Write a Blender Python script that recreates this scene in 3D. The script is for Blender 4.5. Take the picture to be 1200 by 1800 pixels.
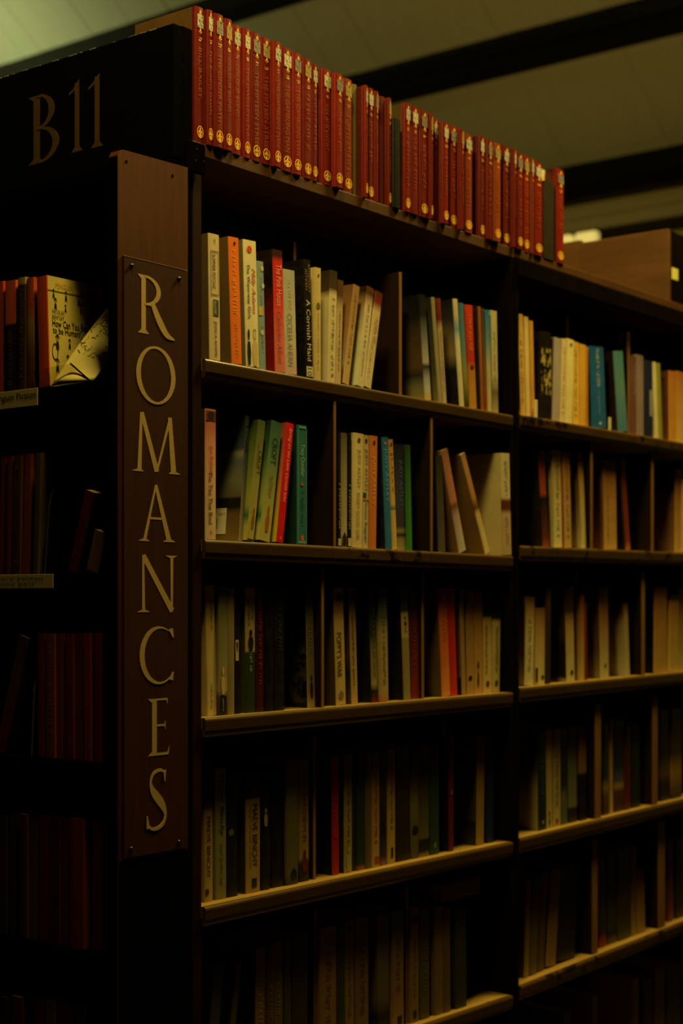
import bpy, bmesh, math, random
from mathutils import Matrix, Vector

# ------------------------------------------------------------------ camera, world, light
scene = bpy.context.scene
for o in list(bpy.data.objects):
    bpy.data.objects.remove(o, do_unlink=True)
COL = scene.collection
F, PCX, HORIZON = 2740.0, 600.0, 1058.0
YAW = math.atan2(.617, .787)
CA, SA = math.cos(YAW), math.sin(YAW)
CAM = (-1.760, -1.645, 1.25)

cam_data = bpy.data.cameras.new('camera')
cam = bpy.data.objects.new('camera', cam_data)
COL.objects.link(cam)
cam.location = CAM
cam.rotation_euler = (math.pi / 2, 0, YAW - math.pi / 2)
cam_data.sensor_fit = 'VERTICAL'
cam_data.sensor_height = 36.0
cam_data.sensor_width = 24.0
cam_data.lens = F / 1800 * 36
cam_data.shift_y = (HORIZON - 900) / 1800
cam_data.dof.use_dof = True
cam_data.dof.focus_distance = 2.36
cam_data.dof.aperture_fstop = 4.0
cam_data.clip_start = .05
scene.camera = cam

scene.view_settings.view_transform = 'Standard'
scene.view_settings.look = 'None'
scene.view_settings.gamma = 1.0
scene.view_settings.use_curve_mapping = False
scene.view_settings.exposure = 0.0

world = bpy.data.worlds.new('world')
scene.world = world
world.use_nodes = True
world.node_tree.nodes['Background'].inputs[0].default_value = (.9, .75, .45, 1)
world.node_tree.nodes['Background'].inputs[1].default_value = 0.0003

def area_light(name, loc, target, sx, sy, power, color):
    d = bpy.data.lights.new(name, 'AREA')
    d.shape = 'RECTANGLE'; d.size = sx; d.size_y = sy
    d.energy = power; d.color = color
    o = bpy.data.objects.new(name, d); COL.objects.link(o)
    o.location = loc
    o.rotation_euler = (Vector(target) - Vector(loc)).to_track_quat('-Z', 'Y').to_euler()
    return o

WARM = (1.0, .75, .20)
area_light('corner_ceiling_lamp', (-.29, -.35, 2.9), (-.1, -.1, 1.4), .22, .22, 23.5, WARM)
area_light('aisle_ceiling_lamp', (1.35, -.33, 3.35), (1.3, -.1, 1.3), .5, .3, 88, WARM)
area_light('uplight_lamp', (3.75, 6.0, 3.95), (4.4, 5.8, 4.9), .25, .25, 8, (.80, 1.0, .55))
area_light('roof_fill_light', (2.6, 1.6, 2.4), (4.5, 3.4, 4.4), .9, .9, 13, WARM)  # added warm fill for the rest of the roof, not a real lamp

# ------------------------------------------------------------------ pixel <-> place helpers (1200 x 1800 frame)
def ray(px):
    a = (px - PCX) / F
    return CA + a * SA, SA - a * CA
def onY(px, Y):
    dx, dy = ray(px); t = (Y - CAM[1]) / dy
    return CAM[0] + t * dx
def onX(px, X):
    dx, dy = ray(px); t = (X - CAM[0]) / dx
    return CAM[1] + t * dy
def depth(X, Y):
    return (X - CAM[0]) * CA + (Y - CAM[1]) * SA
def zat(py, X, Y):
    return CAM[2] + (HORIZON - py) / F * depth(X, Y)

# ------------------------------------------------------------------ materials
def lin(h):
    h = h.lstrip('#')
    v = [int(h[i:i + 2], 16) / 255 for i in (0, 2, 4)]
    return tuple(c / 12.92 if c <= .04045 else ((c + .055) / 1.055) ** 2.4 for c in v) + (1,)

def new_mat(name, rough=.5, spec=.4, metal=0.0):
    m = bpy.data.materials.new(name); m.use_nodes = True
    nt = m.node_tree; b = nt.nodes['Principled BSDF']
    b.inputs['Roughness'].default_value = rough
    b.inputs['Specular IOR Level'].default_value = spec
    b.inputs['Metallic'].default_value = metal
    return m, nt, b

def noise(nt, vec, scale, detail=3, rough=.6, mapping=None):
    n = nt.nodes.new('ShaderNodeTexNoise')
    n.inputs['Scale'].default_value = scale
    n.inputs['Detail'].default_value = detail
    n.inputs['Roughness'].default_value = rough
    if mapping:
        mp = nt.nodes.new('ShaderNodeMapping')
        mp.inputs['Scale'].default_value = mapping
        nt.links.new(vec, mp.inputs['Vector']); vec = mp.outputs['Vector']
    nt.links.new(vec, n.inputs['Vector'])
    return n.outputs['Fac']

def ramp(nt, fac, stops, interp='LINEAR'):
    r = nt.nodes.new('ShaderNodeValToRGB'); r.color_ramp.interpolation = interp
    e = r.color_ramp.elements
    stops = sorted(stops, key=lambda s: s[0])
    e[0].position, e[0].color = stops[0]
    if len(stops) == 1:
        e[1].position, e[1].color = 1.0, stops[0][1]
    else:
        e[1].position, e[1].color = stops[-1]
    for p, c in stops[1:-1]:
        x = e.new(p); x.color = c
    nt.links.new(fac, r.inputs['Fac'])
    return r.outputs['Color']

def mixc(nt, fac, a, b, blend='MIX'):
    m = nt.nodes.new('ShaderNodeMix'); m.data_type = 'RGBA'; m.blend_type = blend
    for sock, v in ((m.inputs[0], fac), (m.inputs[6], a), (m.inputs[7], b)):
        if hasattr(v, 'is_linked') or hasattr(v, 'links'): nt.links.new(v, sock)
        else: sock.default_value = v
    return m.outputs[2]

def objco(nt):
    return nt.nodes.new('ShaderNodeTexCoord').outputs['Object']

def bump(nt, b, height, strength=.2, dist=.001):
    bp = nt.nodes.new('ShaderNodeBump')
    bp.inputs['Strength'].default_value = strength; bp.inputs['Distance'].default_value = dist
    nt.links.new(height, bp.inputs['Height']); nt.links.new(bp.outputs['Normal'], b.inputs['Normal'])

def wood(name, dark, light, grain=(30, 30, 2), rough=.5, spec=.35, patch=None, bumps=.15):
    m, nt, b = new_mat(name, rough, spec)
    co = objco(nt)
    g = noise(nt, co, 3.0, 5, .65, grain)
    c = ramp(nt, g, [(.3, lin(dark)), (.72, lin(light))])
    big = noise(nt, co, 5.0, 2)
    c = mixc(nt, .35, c, ramp(nt, big, [(.3, lin(dark)), (.7, lin(light))]))
    if patch:
        p = noise(nt, co, patch[1], 4, .7)
        c = mixc(nt, ramp(nt, p, [(patch[2], (0, 0, 0, 1)), (patch[2] + .04, (1, 1, 1, 1))]), c, lin(patch[0]))
    nt.links.new(c, b.inputs['Base Color'])
    bump(nt, b, g, bumps, .0008)
    return m

def plain(name, hexc, rough=.5, spec=.4, metal=0.0, var=.12, scale=60):
    m, nt, b = new_mat(name, rough, spec, metal)
    n = noise(nt, objco(nt), scale, 3)
    c0 = lin(hexc)
    lo = tuple(x * (1 - var) for x in c0[:3]) + (1,); hi = tuple(min(1, x * (1 + var)) for x in c0[:3]) + (1,)
    nt.links.new(ramp(nt, n, [(.3, lo), (.7, hi)]), b.inputs['Base Color'])
    return m

M = {}
M['dark_wood'] = wood('dark_stained_wood', '0a0705', '140e0a', (20, 20, 2), .9, .0)
M['stile'] = wood('red_brown_stile', '1a0906', '2a110a', (30, 30, 2), .6, .06)
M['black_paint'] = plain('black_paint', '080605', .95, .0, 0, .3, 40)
M['panel_wood'] = wood('orange_brown_panel', '3a1c08', '522c0c', (40, 40, 2.5), .6, .12)
M['plate_wood'] = wood('brown_sign_wood', '2c1407', '3c1e0a', (45, 45, 2), .6, .12)
M['nosing'] = wood('cream_painted_nosing', '38250b', '4a3614', (3, 30, 30), .3, .45, ('2a1c0e', 16, .68))
M['nosing_worn'] = wood('worn_cream_nosing', '38250b', '4e3816', (3, 30, 30), .32, .45, ('120c06', 20, .55))
M['shelf_board'] = wood('shelf_board', '80642c', '9a7c3a', (2, 30, 30), .34, .45, ('3a2c18', 20, .68))  # paler than the nosings: steep light on the shelf tops put into colour
M['left_shelf'] = plain('black_shelf', '060505', .95, .0, 0, .3, 30)
M['plank'] = wood('top_plank', '3a220b', '523414', (2, 40, 40), .6, .15)
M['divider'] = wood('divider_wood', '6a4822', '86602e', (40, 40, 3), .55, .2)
M['divider_shaded'] = wood('shaded_divider_wood', '1a1008', '24160c', (40, 40, 3), .8, .04)  # divider wood darkened: shade inside the shelves is put into the colour
M['back'] = plain('back_panel', '100c08', .7, .15)
M['letter'] = plain('dull_gold_letter', 'a88e5a', .5, .25, 0, .1, 300)
M['sign_gold'] = plain('sign_gold', '4a3620', .6, .15, 0, .15, 120)
M['page'] = wood('page_block', '9c8a63', 'c8b68c', (200, 2, 2), .8, .1, None, .3)
M['page_white'] = wood('pale_page_block', 'b9ad85', 'd8cca0', (200, 2, 2), .8, .1, None, .3)
M['screw'] = plain('screw', '3a3632', .35, .5, .8)
M['gilt'] = plain('gilt', 'f6bc48', .28, .6, .0, .1, 200)
M['gilt_dull'] = plain('gilt_dull', '8e4016', .45, .3, .0, .1, 200)

def print_mat(hexc):
    k = 'print_' + hexc
    if k not in M: M[k] = plain(k, hexc, .45, .35, 0, .05, 200)
    return M[k]

COVERS = {}
def cover_mat(stops, h, pics=(), rough=.36, hard=False):
    """stops: hex or [(frac_from_bottom, hex), ...]; pics: (z0, z1, hexA, hexB, scale, thr) printed picture zones"""
    if isinstance(stops, str): stops = [(0, stops)]
    key = (tuple(stops), round(h, 3), tuple(pics), rough)
    if key in COVERS: return COVERS[key]
    m, nt, b = new_mat('cover_print', rough, .32)
    co = objco(nt)
    sep = nt.nodes.new('ShaderNodeSeparateXYZ'); nt.links.new(co, sep.inputs[0])
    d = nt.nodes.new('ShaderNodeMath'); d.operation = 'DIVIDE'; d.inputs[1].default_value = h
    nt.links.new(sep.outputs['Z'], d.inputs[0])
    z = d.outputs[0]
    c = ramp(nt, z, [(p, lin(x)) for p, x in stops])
    for z0, z1, ca, cb, sc, thr in pics:
        n = noise(nt, co, sc, 3, .6)
        pic = ramp(nt, n, [(thr - .05, lin(ca)), (thr + .05, lin(cb))])
        mask = ramp(nt, z, [(0, (0, 0, 0, 1)), (max(.001, z0 - .02), (0, 0, 0, 1)), (z0, (1, 1, 1, 1)),
                            (z1, (1, 1, 1, 1)), (min(.999, z1 + .02), (0, 0, 0, 1)), (1, (0, 0, 0, 1))])
        c = mixc(nt, mask, c, pic)
    w = noise(nt, co, 70, 4, .7)
    c = mixc(nt, ramp(nt, w, [(.4, (.0, .0, .0, 1)), (.75, (.35, .35, .35, 1))]), c, mixc(nt, .93, (.5, .4, .25, 1), c), 'MIX')
    c = mixc(nt, 1.0, c, ramp(nt, noise(nt, co, 25, 2), [(.3, (.82, .82, .82, 1)), (.7, (1, 1, 1, 1))]), 'MULTIPLY')
    nt.links.new(c, b.inputs['Base Color'])
    cr = noise(nt, co, 2.0, 2, .5, (400, 60, 3))
    bump(nt, b, cr, .12, .0006)
    COVERS[key] = m
    return m

# ------------------------------------------------------------------ mesh helpers
def link(name, me, parent=None, mats=None):
    o = bpy.data.objects.new(name, me); COL.objects.link(o)
    if parent is not None: o.parent = parent
    if mats is not None and not me.materials:
        for m in (mats if isinstance(mats, (list, tuple)) else [mats]): me.materials.append(m)
    return o

def mesh(name, verts, faces, smooth=False):
    me = bpy.data.meshes.new(name); me.from_pydata([tuple(v) for v in verts], [], faces); me.update()
    bm = bmesh.new(); bm.from_mesh(me); bmesh.ops.recalc_face_normals(bm, faces=bm.faces); bm.to_mesh(me); bm.free()
    if smooth:
        for p in me.polygons: p.use_smooth = True
    return me

def box_me(name, x0, x1, y0, y1, z0, z1, bevel=0.0, seg=1):
    bm = bmesh.new()
    vs = [bm.verts.new((x, y, z)) for x in (x0, x1) for y in (y0, y1) for z in (z0, z1)]
    for f in ((0, 1, 3, 2), (4, 6, 7, 5), (0, 4, 5, 1), (2, 3, 7, 6), (0, 2, 6, 4), (1, 5, 7, 3)):
        bm.faces.new([vs[i] for i in f])
    bmesh.ops.recalc_face_normals(bm, faces=bm.faces)
    if bevel:
        bmesh.ops.bevel(bm, geom=list(bm.edges), offset=bevel, segments=seg, profile=.5, affect='EDGES')
    me = bpy.data.meshes.new(name); bm.to_mesh(me); bm.free()
    return me

def box(name, x0, x1, y0, y1, z0, z1, mat, parent=None, bevel=.001, seg=1):
    return link(name, box_me(name, x0, x1, y0, y1, z0, z1, bevel, seg), parent, mat)

def extrude_poly(name, prof, axis, a0, a1, a0z=0.0, a1z=0.0, smooth=False):
    """prof: 2D list; axis 'x': prof is (y,z), swept from x=a0 to a1 with z offsets; axis 'z': prof is (x,y)"""
    n = len(prof); vs = []
    for t, dz in ((a0, a0z), (a1, a1z)):
        for p in prof:
            vs.append((t, p[0], p[1] + dz) if axis == 'x' else ((p[0], t, p[1] + dz) if axis == 'y' else (p[0], p[1], t)))
    fs = [tuple(range(n)), tuple(range(2 * n - 1, n - 1, -1))]
    fs += [(i, (i + 1) % n, n + (i + 1) % n, n + i) for i in range(n)]
    return mesh(name, vs, fs, smooth)

def empty(name, loc=(0, 0, 0)):
    o = bpy.data.objects.new(name, None); COL.objects.link(o); o.location = loc
    o.empty_display_size = .05
    return o

def tag(o, label=None, cat=None, group=None, kind=None):
    if label: o['label'] = label
    if cat: o['category'] = cat
    if group: o['group'] = group
    if kind: o['kind'] = kind
    return o

# ------------------------------------------------------------------ lettering
TEXTS = {}
def text_mesh(s, shear=0.0, bold=0.0):
    key = (s, shear, bold)
    if key in TEXTS: return TEXTS[key]
    cu = bpy.data.curves.new('lettering', 'FONT'); cu.body = s; cu.resolution_u = 2; cu.shear = shear; cu.offset = bold
    ob = bpy.data.objects.new('lettering', cu); COL.objects.link(ob)
    dg = bpy.context.evaluated_depsgraph_get(); dg.update()
    me = bpy.data.meshes.new_from_object(ob.evaluated_get(dg))
    bpy.data.objects.remove(ob, do_unlink=True); bpy.data.curves.remove(cu)
    xs = [v.co.x for v in me.vertices]; ys = [v.co.y for v in me.vertices]
    x0, x1, y0, y1 = min(xs), max(xs), min(ys), max(ys)
    for v in me.vertices:
        v.co = ((v.co.x - x0) / (x1 - x0), (v.co.y - y0) / (y1 - y0), 0)
    me.materials.clear()
    TEXTS[key] = me
    return me

BARS = {}
def bar_mesh(n, seed):
    """small illegible lettering: a run of separate strokes"""
    key = (n, seed)
    if key in BARS: return BARS[key]
    r = random.Random(seed); vs = []; fs = []; x = 0.0
    for i in range(n):
        w = r.uniform(.4, .9)
        if r.random() < .16: x += .8
        lo, hi = r.choice(((0, 1), (.2, .8), (0, .75), (.2, 1)))
        k = len(vs)
        if r.random() < .5:
            vs += [(x, lo, 0), (x + w * .35, lo, 0), (x + w * .35, hi, 0), (x, hi, 0)]
            vs += [(x + w * .35, hi - .22, 0), (x + w, hi - .22, 0), (x + w, hi, 0), (x + w * .35, hi, 0)]
        else:
            vs += [(x, lo, 0), (x + w * .3, lo, 0), (x + w * .6, hi, 0), (x + w * .3, hi, 0)]
            vs += [(x + w * .62, lo, 0), (x + w, lo, 0), (x + w, hi * .9, 0), (x + w * .62, hi * .9, 0)]
        fs += [(k, k + 1, k + 2, k + 3), (k + 4, k + 5, k + 6, k + 7)]
        x += w + .35
    vs = [(a / x, b, c) for a, b, c in vs]
    me = bpy.data.meshes.new('lettering'); me.from_pydata(vs, [], fs); me.update()
    BARS[key] = me
    return me

def frame(o, c0, c1, c2, loc, s0, s1):
    o.matrix_local = Matrix(((c0[0] * s0, c1[0] * s1, c2[0], loc[0]), (c0[1] * s0, c1[1] * s1, c2[1], loc[1]),
                             (c0[2] * s0, c1[2] * s1, c2[2], loc[2]), (0, 0, 0, 1)))

def put_print(name, me, mat, parent, c0, c1, loc, s0, s1):
    """link a unit print mesh with its own material (object-level) as a child"""
    o = bpy.data.objects.new(name, me); COL.objects.link(o); o.parent = parent
    if not me.materials: me.materials.append(mat)
    o.material_slots[0].link = 'OBJECT'; o.material_slots[0].material = mat
    c2 = Vector(c0).cross(Vector(c1))
    frame(o, c0, c1, c2, loc, s0, s1)
    return o

def disc_me(n=20):
    vs = [(.5 + .5 * math.cos(2 * math.pi * i / n), .5 + .5 * math.sin(2 * math.pi * i / n), 0) for i in range(n)]
    me = bpy.data.meshes.new('disc'); me.from_pydata(vs, [], [tuple(range(n))]); me.update(); return me
def quad_me():
    me = bpy.data.meshes.new('panel'); me.from_pydata([(0, 0, 0), (1, 0, 0), (1, 1, 0), (0, 1, 0)], [], [(0, 1, 2, 3)]); me.update(); return me
def strips(polys):
    vs = []; fs = []
    for p in polys:
        k = len(vs); vs += [(a, b, 0) for a, b in p]; fs.append(tuple(range(k, k + len(p))))
    me = bpy.data.meshes.new('motif'); me.from_pydata(vs, [], fs); me.update(); return me
def stroke(pts, ws):
    """variable-width stroke through 2D points -> list of quads"""
    out = []; L = []; R = []
    n = len(pts)
    for i in range(n):
        a = pts[max(0, i - 1)]; b = pts[min(n - 1, i + 1)]
        dx, dy = b[0] - a[0], b[1] - a[1]; l = math.hypot(dx, dy) or 1
        w = ws[i] if isinstance(ws, (list, tuple)) else ws
        L.append((pts[i][0] - dy / l * w / 2, pts[i][1] + dx / l * w / 2)); R.append((pts[i][0] + dy / l * w / 2, pts[i][1] - dx / l * w / 2))
    for i in range(n - 1): out.append([L[i], R[i], R[i + 1], L[i + 1]])
    return out
def spline(cp, per=8):
    out = []
    n = len(cp)
    for i in range(n - 1):
        p0, p1, p2, p3 = cp[max(0, i - 1)], cp[i], cp[i + 1], cp[min(n - 1, i + 2)]
        for k in range(per):
            t = k / per
            out.append(tuple(.5 * (2 * p1[j] + (p2[j] - p0[j]) * t + (2 * p0[j] - 5 * p1[j] + 4 * p2[j] - p3[j]) * t * t
                                   + (3 * p1[j] - p0[j] - 3 * p2[j] + p3[j]) * t ** 3) for j in range(len(p1))))
    out.append(tuple(cp[-1]))
    return out
def ell_arc(cx, cy, rxo, ryo, rxi, ryi, a0, a1, n=28, tilt=0.0, icx=None, icy=None):
    out = []; icx = cx if icx is None else icx; icy = cy if icy is None else icy
    def P(x0, y0, rx, ry, a, ti):
        x, y = rx * math.cos(a), ry * math.sin(a)
        return (x0 + x * math.cos(ti) - y * math.sin(ti), y0 + x * math.sin(ti) + y * math.cos(ti))
    for i in range(n):
        p, q = math.radians(a0 + (a1 - a0) * i / n), math.radians(a0 + (a1 - a0) * (i + 1) / n)
        out.append([P(cx, cy, rxo, ryo, p, 0), P(cx, cy, rxo, ryo, q, 0), P(icx, icy, rxi, ryi, q, tilt), P(icx, icy, rxi, ryi, p, tilt)])
    return out
def stem(x0, x1, y0, y1, foot=(.07, .07), top=(.07, .0)):
    s = [[(x0, y0), (x1, y0), (x1, y1), (x0, y1)]]
    def serif(y, up, l, r):
        d = .045 * up
        return [[(x0 - l, y), (x1 + r, y), (x1, y + d * 1.6), (x0, y + d * 1.6)]]
    if foot: s += serif(y0, 1, *foot)
    if top: s += serif(y1, -1, *top)
    return s

LET = {}
LET['R'] = stem(.11, .23, 0.0, 1.0, (.09, .09), (.11, 0)) + ell_arc(.22, .745, .42, .255, .30, .215, -90, 90, 20) \
    + [[(.20, .965), (.30, .965), (.30, 1.0), (.20, 1.0)], [(.20, .49), (.38, .49), (.38, .525), (.20, .525)]] \
    + stroke(spline([(.42, .52), (.60, .26), (.80, .05), (1.02, -.02)], 8), [.10 + .05 * math.sin(math.pi * min(1, i / 18)) - .30 * max(0, i / 24 - .72) for i in range(25)])
LET['O'] = ell_arc(.5, .5, .5, .5, .385, .458, 0, 360, 48, math.radians(7))
LET['M'] = stroke([(.18, 1.0), (.14, .03)], [.05, .085]) + [[(-.02, 0), (.23, 0), (.18, .045), (.10, .045)]] \
    + stroke([(.19, 1.0), (.51, .02)], [.08, .10]) + stroke([(.51, .02), (.80, .97)], [.04, .05]) \
    + stroke([(.79, .97), (.87, .03)], [.08, .115]) + [[(.77, 0), (1.03, 0), (.93, .045), (.82, .045)]]
LET['A'] = stroke([(.48, 1.0), (.18, .02)], [.04, .08]) + [[(.02, 0), (.32, 0), (.23, .045), (.13, .045)]] \
    + stroke([(.48, 1.0), (.84, .02)], [.08, .125]) + [[(.68, 0), (1.02, 0), (.92, .045), (.77, .045)]] + [[(.3, .39), (.64, .39), (.63, .43), (.31, .43)]]
LET['N'] = stroke([(.15, 1.0), (.16, .03)], [.05, .075]) + [[(.0, 0), (.32, 0), (.22, .04), (.11, .04)]] \
    + stroke([(.16, .98), (.90, .02)], [.11, .125]) + stroke([(.89, .0), (.89, .97)], [.05, .075]) + [[(.71, 1.0), (1.04, 1.0), (.94, .96), (.83, .96)]]
LET['C'] = ell_arc(.56, .5, .56, .5, .48, .462, 56, 310, 40, 0, .62, .5) + [[(.85, .94), (.97, .96), (1.0, .80), (.965, .80)], [(.86, .08), (.97, .05), (1.0, .20), (.965, .20)]]
LET['E'] = stem(.26, .48, 0.0, 1.0, (.18, .0), (.20, .0)) + [[(.4, .965), (.98, .965), (.98, 1.0), (.4, 1.0)], [(.98, 1.0), (.98, .88), (.92, .965)],
    [(.4, .51), (.86, .51), (.86, .545), (.4, .545)], [(.88, .61), (.88, .43), (.83, .51), (.83, .545)], [(.4, 0), (1.02, 0), (.98, .045), (.4, .045)], [(1.02, 0), (1.08, .16), (.97, .045)]]
_sp = spline([(.93, .86), (.86, .965), (.62, .985), (.34, .93), (.22, .80), (.30, .66), (.56, .53), (.86, .38), (.97, .24), (.88, .10), (.60, .02), (.28, .02), (.10, .08)], 6)
LET['S'] = stroke(_sp, [.05 + .15 * math.exp(-((i / (len(_sp) - 1) - .52) / .2) ** 2) for i in range(len(_sp))]) + [[(.88, .96), (1.0, .98), (.96, .78), (.91, .80)], [(.0, .24), (.05, .24), (.18, .03), (.0, .03)]]
LET['B'] = stem(.18, .38, 0.0, 1.0, (.16, .1), (.16, .1)) + ell_arc(.36, .755, .48, .245, .30, .212, -90, 90, 18) + ell_arc(.36, .265, .62, .265, .42, .228, -90, 90, 18) \
    + [[(.3, .965), (.5, .965), (.5, 1.0), (.3, 1.0)], [(.3, 0), (.5, 0), (.5, .04), (.3, .04)], [(.3, .495), (.44, .495), (.44, .53), (.3, .53)]]
LET['1'] = stem(.44, .76, 0.0, .96, (.24, .24), None) + [[(.76, 1.0), (.76, .9), (.44, .87), (.05, .81), (.0, .84), (.3, .885)]]

def solid_letter(ch, name, mat, parent, org, ex, ey, w, h, thick):
    """raised painted letter: polygons in a w x h frame, given a little thickness along the normal"""
    n = Vector(ex).cross(Vector(ey)); ex = Vector(ex); ey = Vector(ey); org = Vector(org)
    vs = []; fs = []
    for p in LET[ch]:
        k = len(vs); m = len(p)
        lift = .00001 * len(fs) / 6
        for d in (0, thick + lift):
            for a, b in p: vs.append(org + ex * (a * w) + ey * (b * h) + n * d)
        fs.append(tuple(range(k, k + m))); fs.append(tuple(range(k + m, k + 2 * m)))
        fs += [(k + i, k + (i + 1) % m, k + m + (i + 1) % m, k + m + i) for i in range(m)]
    return link(name, mesh(name, vs, fs), parent, mat)

# ------------------------------------------------------------------ setting: floor, far wall, pitched boarded roof
def rebase(o):
    """child built in world coordinates under an Empty that stands at its own base"""
    o.location = tuple(-c for c in o.parent.location)
    return o
def wbox(name, x0, x1, y0, y1, z0, z1, mat, parent, bevel=.001, seg=1):
    return rebase(box(name, x0, x1, y0, y1, z0, z1, mat, parent, bevel, seg))

M['patch_wood'] = wood('patch_wood', '33200f', '482c14', (40, 40, 2.5), .55, .3)
M['floor'] = wood('floor_boards', '2b2016', '3d2e1f', (3, 30, 30), .5, .3)
M['roof_board'] = wood('cream_roof_board', 'c2b88e', 'd6cda4', (3, 20, 20), .6, .2)
M['beam'] = wood('black_purlin', '0c0b08', '17130d', (20, 3, 20), .6, .2)
M['far_wall'] = plain('far_wall_plaster', 'cdbd86', .8, .1)
M['far_trim'] = wood('far_wall_trim', 'c8b880', 'd8ca94', (20, 3, 20), .6, .2)
M['far_trim_dark'] = wood('far_wall_dark_trim', '2a2112', '3a2f1a', (20, 3, 20), .6, .2)
tag(box('floor', -4, 7.0, -4, 11, -.05, 0, M['floor'], None, 0), kind='structure')

ROOF_C, ROOF_T = 8.0, .727                       # z above the eye over the camera; fall per metre of X
def roof_z(X): return CAM[2] + ROOF_C - ROOF_T * (X - CAM[0])
sl = math.hypot(1, ROOF_T)
ceiling = empty('ceiling', (5.9, 0, roof_z(5.9)))
tag(ceiling, kind='structure')
nrm = Vector((ROOF_T, 0, 1)).normalized()
bw = .155
xa, xb = 2.2, 6.25
pa, pb = Vector((xa, 0, roof_z(xa))), Vector((xb, 0, roof_z(xb)))
vs = []
for p in (pa, pb):
    for y in (.0006, bw - .0006):
        for d in (0, .02): vs.append(p + Vector((0, y, 0)) + nrm * d)
board_me = mesh('roof_board', vs, [(0, 2, 3, 1), (4, 5, 7, 6), (0, 1, 5, 4), (2, 6, 7, 3), (0, 4, 6, 2), (1, 3, 7, 5)])
board_me.materials.append(M['roof_board'])
rr = random.Random(4)
for i in range(70):
    o = link('roof_board', board_me, ceiling)
    o.location = (-ceiling.location.x + rr.uniform(-.004, .004), -1.6 + i * bw, -ceiling.location.z + rr.uniform(-.0015, .0015))
backing = link('roof_backing', mesh('roof_backing', [(xa, -2, roof_z(xa) + .03), (xb, -2, roof_z(xb) + .03), (xb, 10, roof_z(xb) + .03), (xa, 10, roof_z(xa) + .03),
               (xa, -2, roof_z(xa) + .07), (xb, -2, roof_z(xb) + .07), (xb, 10, roof_z(xb) + .07), (xa, 10, roof_z(xa) + .07)],
               [(0, 1, 2, 3), (4, 5, 6, 7), (0, 1, 5, 4), (2, 3, 7, 6), (1, 2, 6, 5), (0, 3, 7, 4)]), ceiling, M['far_trim_dark'])
backing.location = tuple(-c for c in ceiling.location)
def purlin(s_up, size, mould):
    """a beam along Y under the boards; s_up: slope of sight to its upper edge"""
    dx = ROOF_C / (s_up + ROOF_T); X = CAM[0] + dx; z = roof_z(X)
    dn = Vector((1, 0, -ROOF_T)).normalized()
    o = Vector((X, 0, z))
    def q(u, v): p = o + dn * u - nrm * v; return (p.x, p.z)
    a = size
    prof = [q(0, -.002), q(a * .55, -.002), q(a * .55, a * 1.1), q(0, a * 1.1)]
    if mould: prof = [q(-.05, -.002), q(a * .75, -.002), q(a * .75, a * .45), q(a * .5, a * .55), q(a * .5, a * 1.15), q(.0, a * 1.15), q(0, a * .5), q(-.05, a * .4)]
    pu = link('purlin', extrude_poly('purlin', prof, 'y', -1.6, 9.4), ceiling, M['beam'])
    pu.location = tuple(-c for c in ceiling.location)
purlin(.528, .17, False)
purlin(.421, .16, True)
purlin(.3190, .16, False)
XW = 6.0
tag(box('wall_far', XW, XW + .15, -2, 10, 0, roof_z(XW) - .02, M['far_wall'], None, 0), kind='structure')
for i, (za, zb, pr, mt) in enumerate(((3.49, 3.56, .10, 'far_trim_dark'), (3.33, 3.40, .05, 'far_trim'), (3.26, 3.31, .09, 'far_trim_dark'), (3.02, 3.07, .07, 'far_trim'))):
    tag(box('trim_%d' % (i + 1), XW - pr, XW - .001, -2, 10, za, zb, M[mt], None, .008), kind='structure')

# ------------------------------------------------------------------ the two bays of the main bookcase
YP = -.016                                      # plane of the lettered end panel
XP0, XP1 = onY(207, YP), onY(330, YP)           # its left and right edge
X_SIGN0, X_SIGN1 = onY(305, .004), onY(320, .004)
Z_TOP = 1.9565
DEPTH = .20
NEAR_X = (0.0, .893)
FAR_X = (.921, 1.90)
# shelf tops (left end, right end)
NEAR_Z = [(1.6254, 1.6218), (1.3464, 1.3417), (1.0709, 1.0700), (.7795, .7722), (.4861, .4665), (.20, .19)]
FAR_Z = [(1.6265, 1.6300), (1.3629, 1.3690), (1.0773, 1.0860), (.7749, .7825), (.4791, .4925), (.19, .20)]

near = empty('bookcase', (.44, .1, 0))
tag(near, 'tall dark wooden bookcase bay with cream shelf edges beside the lettered end panel', 'bookcase', 'bays of the romance bookcase')
far = empty('bookcase', (1.37, .1, 0))
tag(far, 'second dark wooden bookcase bay, cut off by the right edge of the photo', 'bookcase', 'bays of the romance bookcase')

def shelf_z(zz, xr, X):
    t = (X - xr[0]) / (xr[1] - xr[0]); return zz[0] + (zz[1] - zz[0]) * t

def nosing_profile():
    p = [(.0085, 0.0)]
    p += [(.0055 - .0055 * math.sin(t), -.0055 + .0055 * math.cos(t)) for t in [i * math.pi / 12 for i in range(7)]]
    p += [(.0006, -.020), (.0022, -.026), (.0055, -.0300), (.0085, -.031)]
    return p
def shelf(case, xr, zz, cuts=(), worn=()):
    sh = link('shelf', extrude_poly('shelf', [(.0087, 0), (DEPTH, 0), (DEPTH, -.018), (.0087, -.018)], 'x', xr[0], xr[1], zz[0], zz[1]), case, M['shelf_board'])
    rebase(sh)
    xs = [xr[0] + .0] + list(cuts) + [xr[1] - .001]
    for i in range(len(xs) - 1):
        a, b = xs[i] + (.0008 if i else 0), xs[i + 1] - (.0008 if i < len(xs) - 2 else 0)
        n = link('nosing', extrude_poly('nosing', nosing_profile(), 'x', a, b, shelf_z(zz, xr, a), shelf_z(zz, xr, b)), sh,
                 M['nosing_worn'] if i in worn else M['nosing'])

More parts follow.
